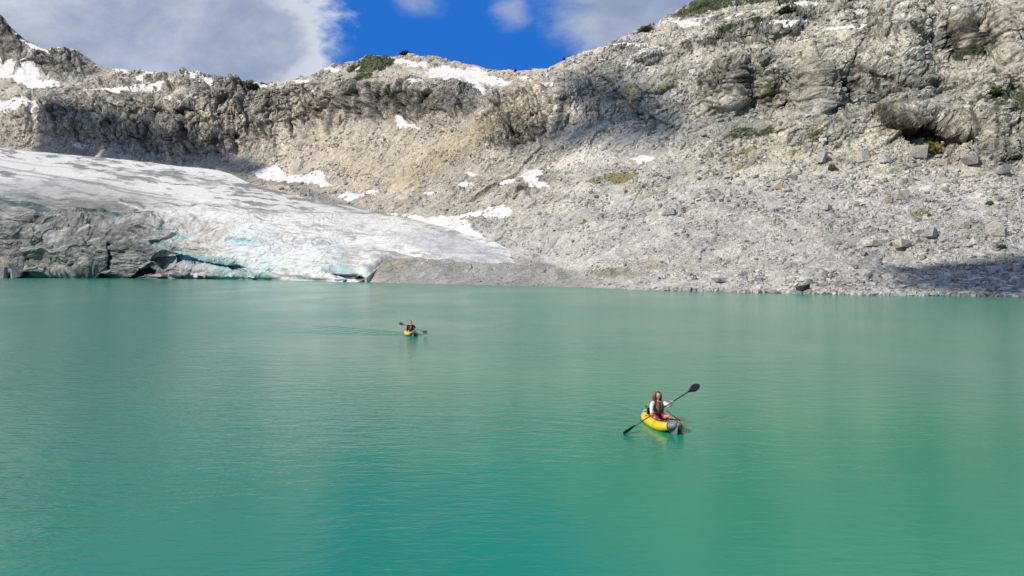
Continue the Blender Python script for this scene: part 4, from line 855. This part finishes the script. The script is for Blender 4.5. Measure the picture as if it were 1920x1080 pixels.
me = skin_mesh('driftwood_log', [(-13*s, 0, 6*s), (-11*s, .1, 2.2*s), (-4*s, -.05, 1*s), (5*s, 0, 1.2*s), (11*s, .1, 2*s), (12.5*s, 0, 7*s), (0, .3, .2)], [(0, 1), (1, 2), (2, 3), (3, 4), (4, 5), (2, 6)], [.05, .1, .12, .12, .1, .04, .04], 1)
o = link('driftwood', me, mw_); o.location = Pd; tag(o, 'curved dark driftwood log with raised ends lying on the right shore', 'driftwood')

# ------------------------------------------------------------------ unseen clouds high above the frame, placed to cast shadows
mc, nt, b = base_mat('shade_cloud_white'); b.inputs['Base Color'].default_value = (.9, .9, .92, 1); b.inputs['Roughness'].default_value = 1
nt.l.new(nt.bump(nt.noise(nt.new('ShaderNodeNewGeometry').outputs['Position'], .03, 6), .6, 20), b.inputs['Normal'])
iv4, if4 = mk_ico(3)
def cloud(label, puffs, dist):
    Vs, Fs, off = [], [], 0
    for i, (px, py, rpx, sq) in enumerate(puffs):
        T_ = land_at(np.array([float(px)]), np.array([float(py)]))[0]; r = rpx*T_[1]/F
        e1 = np.array([1.0, 0, 0]); e2 = np.cross(SUN, e1); e2 /= np.linalg.norm(e2); e1 = np.cross(e2, SUN)
        n_ = 1+.35*fbm(iv4*1.0+i*7.1+px*.01, .9, 4, .6, 950)
        # lens laid square to the view line so its shadow has the wanted outline on the slope
        v = iv4*n_[:, None]*r*np.array([1, 1, sq])
        Vs.append(v+T_+SUN*dist); Fs.append(if4+off); off += len(v)
    o = link('cloud', np_mesh('cloud', np.concatenate(Vs), np.concatenate(Fs)), mc); tag(o, label, 'cloud')
cloud('unseen white cloud placed high over the lake to shade the left cliff', [(110, 222, 44, .7), (115, 262, 56, .7), (160, 232, 50, .7), (170, 275, 60, .7), (225, 248, 48, .7), (240, 290, 60, .7), (285, 268, 44, .7), (300, 300, 56, .7), (350, 296, 52, .6), (405, 306, 44, .55), (450, 316, 40, .5), (480, 322, 28, .5), (205, 232, 28, .5)], 1000)
cloud('unseen white cloud placed over the right shore to shade the beach', [(1650, 506, 22, .6), (1690, 508, 34, .7), (1730, 510, 44, .8), (1790, 506, 56, .9), (1850, 506, 60, 1), (1930, 500, 70, 1.1), (1750, 532, 44, .9), (1820, 536, 56, 1), (1900, 540, 66, 1), (1990, 535, 80, 1), (1690, 534, 30, .8)], 620)
cloud('unseen white cloud added to cast soft shade in the middle gully', [(1110, 175, 34, .7), (1150, 195, 50, .7), (1195, 215, 50, .7), (1235, 238, 40, .6), (1190, 255, 40, .6), (1130, 238, 46, .6), (1080, 258, 40, .6), (1030, 266, 32, .6), (980, 272, 30, .5), (1260, 255, 30, .6)], 1300)
# ------------------------------------------------------------------ lake
K1 = (1241, 21.0, 8.0); K2 = (772, 49.0, 6.0)          # px, distance, heading angle
kx1, kx2 = K1[1]*(K1[0]-960)/F, K2[1]*(K2[0]-960)/F
V = [(-4000, -3000, 0), (4000, -3000, 0), (4000, 1200, 0), (-4000, 1200, 0)]
me = bpy.data.meshes.new('lake'); me.from_pydata(V, [], [(0, 1, 2, 3)]); me.update()
ml, nt, b = base_mat('lake_water')
pos = nt.new('ShaderNodeNewGeometry').outputs['Position']; X, Y, Z = nt.sep(pos)
def wv(sx, sy, rot, sc, det=2, rough=.5, dist=0.0):
    mp = nt.new('ShaderNodeMapping'); nt.put(mp.inputs['Vector'], pos); mp.inputs['Rotation'].default_value = (0, 0, R(rot)); mp.inputs['Scale'].default_value = (sx, sy, 1)
    return nt.noise(mp.outputs[0], sc, det, rough, dist)
gust = nt.ramp(wv(1, .5, 10, .035, 3, .5, .6), .38, .66); gust2 = nt.ramp(wv(1, .6, -20, .11, 3, .5), .35, .7)
left = nt.ramp(nt.m('DIVIDE', X, nt.m('MAXIMUM', Y, 2.0)), .35, -.35)
amp = nt.add(.16, nt.mul(nt.add(nt.mul(gust, .6), nt.mul(gust2, .35)), nt.add(.45, nt.mul(left, .9))))
h = nt.mul(nt.sub(wv(.45, 1, 8, 2.6, 2, .45, .3), .5), .040)
h = nt.add(h, nt.mul(nt.sub(wv(.35, 1, 14, 5.5, 2, .5), .5), .030))
h = nt.add(h, nt.mul(nt.sub(wv(.6, 1, -6, 13, 2, .5), .5), .012))
h = nt.add(h, nt.mul(nt.sub(wv(.5, 1, 3, .55, 2, .5), .5), .05))
h = nt.mul(h, nt.mul(amp, nt.add(1.0, nt.mul(nt.ramp(Y, 28.0, 70.0), 1.3))))
def wake(kx, ky, ang, amp_, kk, lenb, wd):
    a = R(ang); hx, hy = math.sin(a), -math.cos(a)
    rx, ry = nt.sub(X, kx), nt.sub(Y, ky)
    s_ = nt.mul(nt.add(nt.mul(rx, hx), nt.mul(ry, hy)), -1.0)      # metres astern
    t_ = nt.m('ABSOLUTE', nt.add(nt.mul(rx, -hy), nt.mul(ry, hx)))
    q = nt.sub(t_, nt.add(.35, nt.mul(nt.add(s_, 1.2), wd)))
    env = nt.mul(nt.mul(nt.ramp(s_, -1.6, -.4), nt.ramp(s_, lenb, .5)), nt.mul(nt.ramp(q, -2.2, -.1), nt.ramp(q, .55, .1)))
    arm = nt.mul(nt.mul(nt.m('SINE', nt.mul(q, kk)), env), amp_)
    ins = nt.mul(nt.mul(nt.ramp(s_, -.5, .6), nt.ramp(s_, lenb, lenb*.2)), nt.ramp(q, .1, -.3))
    tr_ = nt.mul(nt.mul(nt.m('SINE', nt.add(nt.mul(s_, kk*.8), nt.mul(t_, .8))), nt.mul(ins, nt.ramp(t_, 1.6, .2))), amp_*.6)
    return nt.add(arm, tr_), ins
w1, i1 = wake(kx1, K1[1], 48.0, .0035, 9.0, 7.0, .33)
w2, i2 = wake(kx2, K2[1], 62.0, .08, 7.0, 17.0, .24)
h = nt.add(h, nt.add(w1, w2))
h = nt.mul(h, nt.sub(1.0, nt.mul(i2, .0)))
h = nt.add(h, nt.mul(nt.mul(nt.sub(wv(.5, 1, 20, 4.0, 2, .5), .5), .10), i2))
nt.l.new(nt.bump(h, 1.0, 1.0), b.inputs['Normal'])
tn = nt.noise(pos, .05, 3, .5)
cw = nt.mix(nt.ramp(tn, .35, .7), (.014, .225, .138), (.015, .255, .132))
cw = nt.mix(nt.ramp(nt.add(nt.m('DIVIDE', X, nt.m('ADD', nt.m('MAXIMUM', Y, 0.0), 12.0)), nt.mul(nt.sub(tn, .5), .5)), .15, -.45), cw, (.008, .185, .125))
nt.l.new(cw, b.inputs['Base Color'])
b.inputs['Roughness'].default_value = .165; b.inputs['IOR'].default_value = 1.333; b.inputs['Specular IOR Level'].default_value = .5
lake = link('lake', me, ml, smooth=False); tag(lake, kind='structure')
class MB:
    def __init__(s): s.V = []; s.F = []; s.C = []; s.n = 0
    def add(s, V, F, c):
        V = np.asarray(V, float); s.V.append(V); s.F += [tuple(int(i)+s.n for i in f) for f in F]; s.n += len(V)
        c = np.asarray(c, float); s.C.append(np.tile(c, (len(V), 1)) if c.ndim == 1 else c); return s
    def tube(s, pts, rad, c, seg=12, flat=None, cap=True):
        P = np.asarray(pts, float); n = len(P); T = np.gradient(P, axis=0); T /= np.linalg.norm(T, axis=1)[:, None]
        up = np.array([0, 0, 1.0]) if abs(T[:, 2]).mean() < .8 else np.array([0, 1.0, 0]); rad = np.broadcast_to(np.asarray(rad, float), (n,))
        V = []
        for i in range(n):
            a = np.cross(T[i], up); a /= np.linalg.norm(a); b_ = np.cross(a, T[i])
            for k in range(seg):
                th = 2*math.pi*k/seg; fl = 1 if flat is None else flat
                V.append(P[i]+rad[i]*(a*math.cos(th)+b_*math.sin(th)*fl))
        F = [(i*seg+k, i*seg+(k+1) % seg, (i+1)*seg+(k+1) % seg, (i+1)*seg+k) for i in range(n-1) for k in range(seg)]
        if cap: F += [tuple(range(seg))[::-1], tuple(range((n-1)*seg, n*seg))]
        return s.add(V, F, c)
    def ball(s, c0, r, c, rot=None, sub=2, fn=None):
        v, f = mk_ico(sub); w = v.copy()
        if fn is not None: w = fn(w)
        w = w*np.asarray(r, float)
        if rot is not None: w = w @ np.array(rot).T
        return s.add(w+np.asarray(c0, float), f, c)
    def build(s, name, mat, parent=None, smooth=True):
        me = bpy.data.meshes.new(name); me.from_pydata(np.concatenate(s.V).tolist(), [], s.F); me.update()
        set_attr(me, 'Col', np.concatenate(s.C)); return link(name, me, mat, parent, smooth)
def paint(name, rough, spec=.5, bumpy=0, var=.12):
    m, nt, b = base_mat(name); pos = nt.new('ShaderNodeTexCoord').outputs['Object']
    fn = nt.noise(pos, 9, 5, .6); v = nt.add(1-var, nt.mul(fn, 2*var))
    nt.l.new(nt.mix(1.0, attr(nt, 'Col'), nt.xyz(v, v, v), 'MULTIPLY'), b.inputs['Base Color'])
    b.inputs['Roughness'].default_value = rough; b.inputs['Specular IOR Level'].default_value = spec
    if bumpy: nt.l.new(nt.bump(nt.noise(pos, 14, 3), bumpy, .02), b.inputs['Normal'])
    return m
m_pvc = paint('coated_fabric', .45, .5, .3); m_cloth = paint('cloth', .9, .2, .6); m_skin = paint('skin', .55, .4, 0, .06); m_hair = paint('hair', .6, .3, .5, .3); m_blk = paint('black_plastic', .4, .5)
YEL, GRY, DGR, BLK = (.82, .53, .010), (.17, .18, .21), (.09, .095, .11), (.012, .013, .015)
def kayak(px, Y, ang, label):
    root = empty('inflatable_kayak', (Y*(px-960)/F, Y, 0), math.pi+R(ang))
    def path(side, t0, t1, n=26):
        t = np.linspace(t0, t1, n); at = np.abs(t)
        return np.stack([side*.295*np.sqrt(np.clip(1-at**2.6, 0, 1)), 1.12*t, .095+.15*np.clip(t, 0, 1)**3+.10*np.clip(-t, 0, 1)**3], -1), .125*(1-.42*at**5)
    for s in (1, -1):
        p, r = path(s, -1, .90 if s == 1 else .96); MB().tube(p, r, YEL, 16).build('side_tube', m_pvc, root)
        p, r = path(s, .90 if s == 1 else .96, 1.0, 14); MB().tube(p, r*1.02, GRY, 16).build('bow_tube', m_pvc, root)
        p, r = path(s, -.80, -.68, 6); MB().tube(p+np.array([0, 0, .004]), r*1.03, GRY, 16).build('stern_panel', m_pvc, root)
        p, r = path(s, .89 if s == 1 else .95, .91 if s == 1 else .965, 3); MB().tube(p, r*1.06, BLK, 16).build('seam_strip', m_blk, root)
    th = np.linspace(0, 2*math.pi, 40, endpoint=False)
    V = [(0, 0, .075)]+[(.27*math.cos(a)*(1-.25*abs(math.sin(a))), 1.05*math.sin(a), .06) for a in th]
    MB().add(V, [(0, i+1, (i+1) % 40+1) for i in range(40)], DGR).build('floor', m_pvc, root)
    # bow deck: arched sheet
    V, Fc = [], []
    tt = np.linspace(.42, 1.03, 12)
    for t in tt:
        w = .295*math.sqrt(max(0, 1-min(t, 1)**2.6))+.0; z = .17+.15*t**3
        for k in range(9):
            u = -1+k/4.0; V.append((w*u, 1.12*t, z+.085*(1-u*u)*(1-.3*t)))
    Fc = [(i*9+k, i*9+k+1, i*9+k+10, i*9+k+9) for i in range(11) for k in range(8)]
    n = len(V); V += [(x, y, z-.02) for x, y, z in V]; Fc += [tuple(n+i for i in f[::-1]) for f in Fc]
    MB().add(V, Fc, GRY).build('bow_deck', m_pvc, root)
    # keel fin of the bow
    V = [(-.15, .92, .18), (.15, .92, .18), (0, 1.21, .26), (-.09, .88, -.05), (.09, .88, -.05), (0, 1.17, -.04), (0, 1.24, .17)]
    MB().add(V, [(0, 1, 2), (0, 3, 4, 1), (1, 4, 5, 6, 2), (0, 2, 6, 5, 3), (3, 5, 4)], GRY).build('bow_keel', m_pvc, root, False)
    for a, b_ in (((-.21, .86, .29), (0, 1.13, .36)), ((.21, .86, .29), (0, 1.13, .36)), ((-.27, .52, .25), (.27, .52, .25))):
        MB().tube(np.linspace(a, b_, 6)+np.array([[0, 0, .05*math.sin(math.pi*i/5)] for i in range(6)]), .014, BLK, 6).build('deck_strap', m_blk, root)
    MB().tube(np.linspace((-.13, .05, .42), (-.16, .94, .32), 7), .011, BLK, 6).build('paddle_leash', m_blk, root)
    # seat back
    V = [(x, -.52-.06*(z-.1)-.05*(1-(x/.26)**2), z) for z in (.08, .2, .32, .40) for x in (-.24, -.12, 0, .12, .24)]
    Fc = [(i*5+k, i*5+k+1, i*5+k+6, i*5+k+5) for i in range(3) for k in range(4)]; n = len(V)
    V += [(x*1.03, y-.05, z+.01) for x, y, z in V]; Fc += [tuple(n+i for i in f[::-1]) for f in Fc]
    e = [0, 1, 2, 3, 4, 9, 14, 19, 18, 17, 16, 15, 10, 5]; Fc += [(e[i], e[(i+1) % 14], e[(i+1) % 14]+n, e[i]+n) for i in range(14)]
    MB().add(V, Fc, DGR).build('seat_back', m_pvc, root)
    MB().tube([(.10, -.92, .20), (.10, -.98, .30), (.12, -1.04, .36)], .02, BLK, 8).build('valve_strap', m_blk, root)
    MB().ball((.33, -.35, .215), (.035, .035, .015), BLK).build('valve', m_blk, root)
    tag(root, label, 'kayak', 'inflatable kayaks on the lake'); return root
def paddle(A, B, nrmA, nrmB, label):
    A, B = np.array(A, float), np.array(B, float); C_ = (A+B)/2; ax = (A-B); L = np.linalg.norm(ax); ax /= L
    root = empty('kayak_paddle', tuple(C_)); h = L/2
    MB().tube([ax*-(h-.18), ax*0, ax*(h-.18)], .016, (.02, .035, .035), 10).build('shaft', m_blk, root)
    for s in (-1, 1): MB().tube([ax*s*(h-.50), ax*s*(h-.48)], .026, BLK, 10).build('drip_ring', m_blk, root)
    for s, nn in ((1, nrmA), (-1, nrmB)):
        if nn is None:      # nearly edge-on, slicing down to the water
            tc = np.array([0, 0, CH])-(B if s < 0 else A); tc -= ax*tc.dot(ax); tc /= np.linalg.norm(tc); nn = tc*.36+np.cross(ax, tc)*.93
        nn = np.array(nn, float); nn -= ax*nn.dot(ax); nn /= np.linalg.norm(nn); w = np.cross(nn, ax)
        V = []; nr = 12
        for i in range(nr):
            t = i/(nr-1); wd = .105*math.sin(math.pi*min(1, t*.86+.07))**.65*(.55+.45*min(1, t*2.2))
            if i == nr-1: wd = .035
            for k in range(7):
                u = -1+k/3.0; V.append(ax*s*(h-.22+.46*t)+w*wd*u+nn*(.02*(1-u*u)-.01+.02*math.sin(t*3)))
        F1 = [(i*7+k, i*7+k+1, i*7+k+8, i*7+k+7) for i in range(nr-1) for k in range(6)]; n = len(V)
        V += [v-nn*.006 for v in V]; F2 = [tuple(n+i for i in f[::-1]) for f in F1]
        MB().add(V, F1+F2, BLK).build('blade', m_blk, root)
    tag(root, label, 'paddle', 'black kayak paddles'); return A, B
def ik(S, Wp, a, b_, pole):
    S, Wp, pole = map(lambda q: np.array(q, float), (S, Wp, pole)); d = Wp-S; D_ = np.linalg.norm(d); d = d/D_
    D_ = min(D_, (a+b_)*.995); x = (a*a-b_*b_+D_*D_)/(2*D_); hh = math.sqrt(max(0, a*a-x*x)); p = pole-d*pole.dot(d); p /= np.linalg.norm(p)
    return S+d*x+p*hh
def person(root_k, A, B, ta, tb, yaw, look, cols, label, female=True, lean=0.0, z0=0.0):
    """seated paddler in the frame of the kayak; A,B are the blade ends in world space"""
    inv = root_k.matrix_basis.inverted(); loc = lambda w: np.array(inv @ Vector(w))
    Al, Bl = loc(A), loc(B); ax = (Al-Bl)/np.linalg.norm(Al-Bl)
    root = empty('person', root_k.location, root_k.rotation_euler.z)
    HR, HL = Bl+(Al-Bl)*ta, Bl+(Al-Bl)*tb
    if HR[0] < HL[0]: HR, HL = HL, HR
    cy, sy = math.cos(R(yaw)), math.sin(R(yaw)); rot = lambda x, y: (x*cy-y*sy, x*sy+y*cy)
    hipz = .15+z0; by = -.36
    def T(x, y, z): q = rot(x, y); return np.array([q[0], by+q[1]+lean*z, hipz+z])
    sw = .165 if female else .19
    SR, SL = T(sw, 0, .41), T(-sw, 0, .41); neck, headc = T(0, .01, .48), T(0, .03, .63)
    wr = lambda Hn, S: Hn+(S-Hn)/np.linalg.norm(S-Hn)*.06
    WR, WL = wr(HR, SR), wr(HL, SL); ER = ik(SR, WR, .27, .25, (.6, -.3, -1)); EL = ik(SL, WL, .27, .25, (-.6, -.3, -1))
    kn = [(.19, .08, .26), (-.19, .08, .28)]; an = [(.13, .44, .12), (-.13, .44, .12)]; ft = [(.14, .57, .19), (-.14, .57, .19)]
    pel, wst, chs = T(0, 0, 0), T(0, 0, .16), T(0, 0, .33)
    pts = [pel, wst, chs, neck, T(0, .02, .54), SR, ER, WR, SL, EL, WL, T(.09, .02, -.01), kn[0], an[0], ft[0], T(-.09, .02, -.01), kn[1], an[1], ft[1]]
    ed = [(0, 1), (1, 2), (2, 3), (3, 4), (2, 5), (5, 6), (6, 7), (2, 8), (8, 9), (9, 10), (0, 11), (11, 12), (12, 13), (13, 14), (0, 15), (15, 16), (16, 17), (17, 18)]
    k = 1.0 if female else 1.12
    rad = [.10*k, .085*k, .10*k, .05*k, .045*k, .052*k, .036*k, .024*k, .052*k, .036*k, .024*k, .078*k, .052*k, .034, .034, .078*k, .052*k, .034, .034]
    me = skin_mesh('body', pts, ed, rad, 1)
    body = MB(); V = np.array([v.co[:] for v in me.vertices]); body.add(V, [tuple(p.vertices) for p in me.polygons], cols['skin']); bpy.data.meshes.remove(me)
    # head
    l = R(look); cl_, sl_ = math.cos(l), math.sin(l); pit = R(-14)
    Rz = np.array([[cl_, -sl_, 0], [sl_, cl_, 0], [0, 0, 1]]); Rx = np.array([[1, 0, 0], [0, math.cos(pit), -math.sin(pit)], [0, math.sin(pit), math.cos(pit)]]); HRt = Rz@Rx
    v, f = mk_ico(3); w = v.copy(); fr = np.clip(v[:, 1], 0, 1)
    w[:, 0] *= 1-.28*np.clip(-v[:, 2], 0, 1)**1.2; w[:, 1] *= 1-.12*np.clip(-v[:, 2], 0, 1)*(v[:, 1] < 0)
    g = lambda x, z, r: np.exp(-((v[:, 0]-x)**2+(v[:, 2]-z)**2)/r**2)*(v[:, 1] > 0)
    w[:, 1] += .30*g(0, -.18, .13)+.12*g(0, 0, .1)-.10*g(.33, .06, .16)-.10*g(-.33, .06, .16)+.06*g(0, -.52, .18)+.08*g(0, -.85, .2)
    hc = np.tile(np.array(cols['skin']), (len(v), 1))
    for x in (-.33, .33): m_ = np.clip(g(x, .06, .12)*1.6, 0, 1)[:, None]; hc = hc*(1-m_)+np.array([.06, .04, .035])*m_
    m_ = np.clip((np.exp(-((v[:, 0]/.22)**2+((v[:, 2]+.52)/.07)**2))*(v[:, 1] > 0))*1.3, 0, 1)[:, None]; hc = hc*(1-m_)+np.array([.42, .12, .10])*m_
    body.add((w*np.array([.074, .092, .112])) @ HRt.T+headc, f, hc)
    for s in (-1, 1): body.ball(headc+HRt@np.array([s*.076, -.005, -.005]), (.012, .02, .03), cols['skin'], HRt, 1)
    # hands: palm and five curled fingers round the shaft
    for Hn, Wn in ((HR, WR), (HL, WL)):
        u = Hn-Wn; u -= ax*u.dot(ax); u /= np.linalg.norm(u); v_ = np.cross(ax, u); ctr = Hn
        body.tube([Wn, Wn+(Hn-Wn)*.5-v_*.02, Hn-v_*.034+u*.005], [.026, .034, .036], cols['skin'], 10, .55)
        for q, (off, ln) in enumerate(((-.032, .9), (-.011, 1.0), (.011, .95), (.031, .78))):
            arc = [ctr+ax*off+(.028)*(-v_*math.cos(a_)+u*math.sin(a_)) for a_ in np.linspace(.1, 3.1*ln, 6)]
            body.tube(arc, [.0095, .0095, .009, .0085, .008, .0065], cols['skin'], 7)
        arc = [ctr+ax*(-.042 if Hn is HR else .042)*(1-.3*i/4)+.030*(-v_*math.cos(a_)-u*math.sin(a_)) for i, a_ in enumerate(np.linspace(.2, 2.0, 5))]
        body.tube(arc, [.012, .011, .010, .009, .007], cols['skin'], 7)
    body.build('body', m_skin, root)
    # shirt, vest, shorts
    sp = [T(0, 0, .02), wst, chs, T(0, 0, .44), SR, ER, WR+(ER-WR)*.12, SL, EL, WL+(EL-WL)*.12]
    me = skin_mesh('shirt', sp, [(0, 1), (1, 2), (2, 3), (2, 4), (4, 5), (5, 6), (2, 7), (7, 8), (8, 9)], [.125*k, .11*k, .125*k, .07, .075*k, .056*k, .046, .075*k, .056*k, .046], 1)
    set_attr(me, 'Col', np.tile(cols['shirt'], (len(me.vertices), 1))); link('shirt', me, m_cloth, root)
    def torso(name, rows, colf, mat):
        V, Fc, Cc = [], [], []; seg = 20
        for (z, rx_, ry_) in rows:
            for q in range(seg):
                a_ = 2*math.pi*q/seg; x, y = rx_*math.cos(a_), ry_*math.sin(a_)*(1+.08*math.sin(2*a_)); V.append(T(x, y, z)); Cc.append(colf(x, y, z))
        n = len(rows); Fc = [(i*seg+q, i*seg+(q+1) % seg, (i+1)*seg+(q+1) % seg, (i+1)*seg+q) for i in range(n-1) for q in range(seg)]
        return MB().add(V, Fc+[tuple(range(seg))[::-1]], np.array(Cc)).build(name, mat, root)
    torso('life_vest', [(.04, .165*k, .145*k), (.10, .175*k, .165*k), (.18, .172*k, .172*k), (.26, .168*k, .172*k), (.34, .162*k, .160*k), (.40, .145*k, .135*k), (.445, .11*k, .10*k), (.46, .085*k, .08*k)], cols['vest'], m_cloth)
    for z in (.12, .24): 
        MB().tube([T(.178*k*math.cos(a_), .176*k*math.sin(a_), z) for a_ in np.linspace(-.4, math.pi+.4, 14)], .011, BLK, 6).build('vest_strap', m_blk, root)
    sb = MB(); 
    for s, kk in ((.09, kn[0]), (-.09, kn[1])):
        a0, b0 = T(s, 0, .01), np.array(kk); sb.tube([a0-(b0-a0)*.25, a0, a0+(b0-a0)*.4, a0+(b0-a0)*.55], [.10*k, .105*k, .09*k, .078*k], cols['shorts'], 14)
    sb.build('shorts', m_cloth, root)
    # hair
    hb = MB()
    def cap(w):
        w = w.copy(); fr_ = (w[:, 1] > .25) & (w[:, 2] < .55); w[fr_, 1] = np.minimum(w[fr_, 1], .02); low = w[:, 2] < (-.5 if female else -.15); w[low, 2] = (-.5 if female else -.15); return w
    hb.ball(headc+HRt@np.array([0, -.012, .012]), (.081, .098, .118), cols['hair'], HRt, 3, cap)
    if female:
        for s in (-1, 1):
            for q in range(5):
                a_ = [0, .18, .36, .6, .85][q]; st = headc+HRt@np.array([s*(.080-.02*q*.5), .020-a_*.12, .05])
                md = headc+HRt@np.array([s*(.094), .020-a_*.14, -.10]); en = T(s*(.125-.012*q), (.12 if q < 3 else -.13), .32+.02*q); m2 = (md+en)/2+np.array([0, .02, 0])*(q < 3)
                hb.tube([st, (st+md)/2+HRt@np.array([s*.012, 0, 0]), md, m2, en], [.018, .024, .026, .024, .008], np.array(cols['hair'])*(1+.2*(q-2)*s), 8)
        hb.tube([headc+HRt@np.array([0, -.08, .03]), headc+HRt@np.array([0, -.105, -.08]), T(0, -.15, .42), T(0, -.17, .30)], [.06, .075, .08, .03], cols['hair'], 12)
    hb.build('hair', m_hair, root)
    tag(root, label, 'person'); return root
k1 = kayak(1241, 21.0, 8, 'yellow and grey inflatable kayak in the foreground carrying the long haired paddler')
def wp(px, py, Y): return (Y*(px-960)/F, Y, CH+Y*(HOR-py)/F)
bpy.context.view_layer.update()
A1, B1 = paddle(wp(1301, 728, 21.4), wp(1180, 805, 20.0), (-.25, -1, .2), None, 'black double bladed paddle held by the long haired paddler, near blade dipping in the water')
RED, OLV = (.42, .02, .03), (.15, .115, .06)
person(k1, A1, B1, .33, .645, 6, 10, dict(skin=(.55, .29, .20), shirt=(.72, .70, .70), hair=(.13, .05, .025), shorts=(.50, .015, .04),
   vest=lambda x, y, z: RED if x < -.105 and z > .06 else (BLK if (abs(x-.01) < .02 or (z < .09 and z > .05)) and y > 0 else (OLV if (x*7) % 1 < .6 or z > .2 else (.16, .12, .07)))), 'person with long brown hair in white shirt and olive vest, seated in the nearer kayak')
k2 = kayak(771, 49.0, 14, 'small far yellow inflatable kayak facing the camera, carrying the paddler in a black jacket')
bpy.context.view_layer.update()
A2, B2 = paddle(wp(753, 607.5, 49.8), wp(796.5, 622.5, 48.3), (.1, -1, .25), (.1, -1, .3), 'black double bladed paddle held level by the far paddler in the black jacket')
person(k2, A2, B2, .36, .66, 0, 6, dict(skin=(.55, .32, .24), shirt=(.012, .016, .03), hair=(.035, .022, .016), shorts=(.03, .03, .035),
   vest=lambda x, y, z: (.50, .36, .30) if (abs(x) < .03 and y > 0 and .24 < z < .36) else ((.10, .035, .03) if y > 0 and abs(x) < .12 else (.02, .02, .028))), 'person with short dark hair in black jacket and maroon vest paddling the far kayak', female=False)
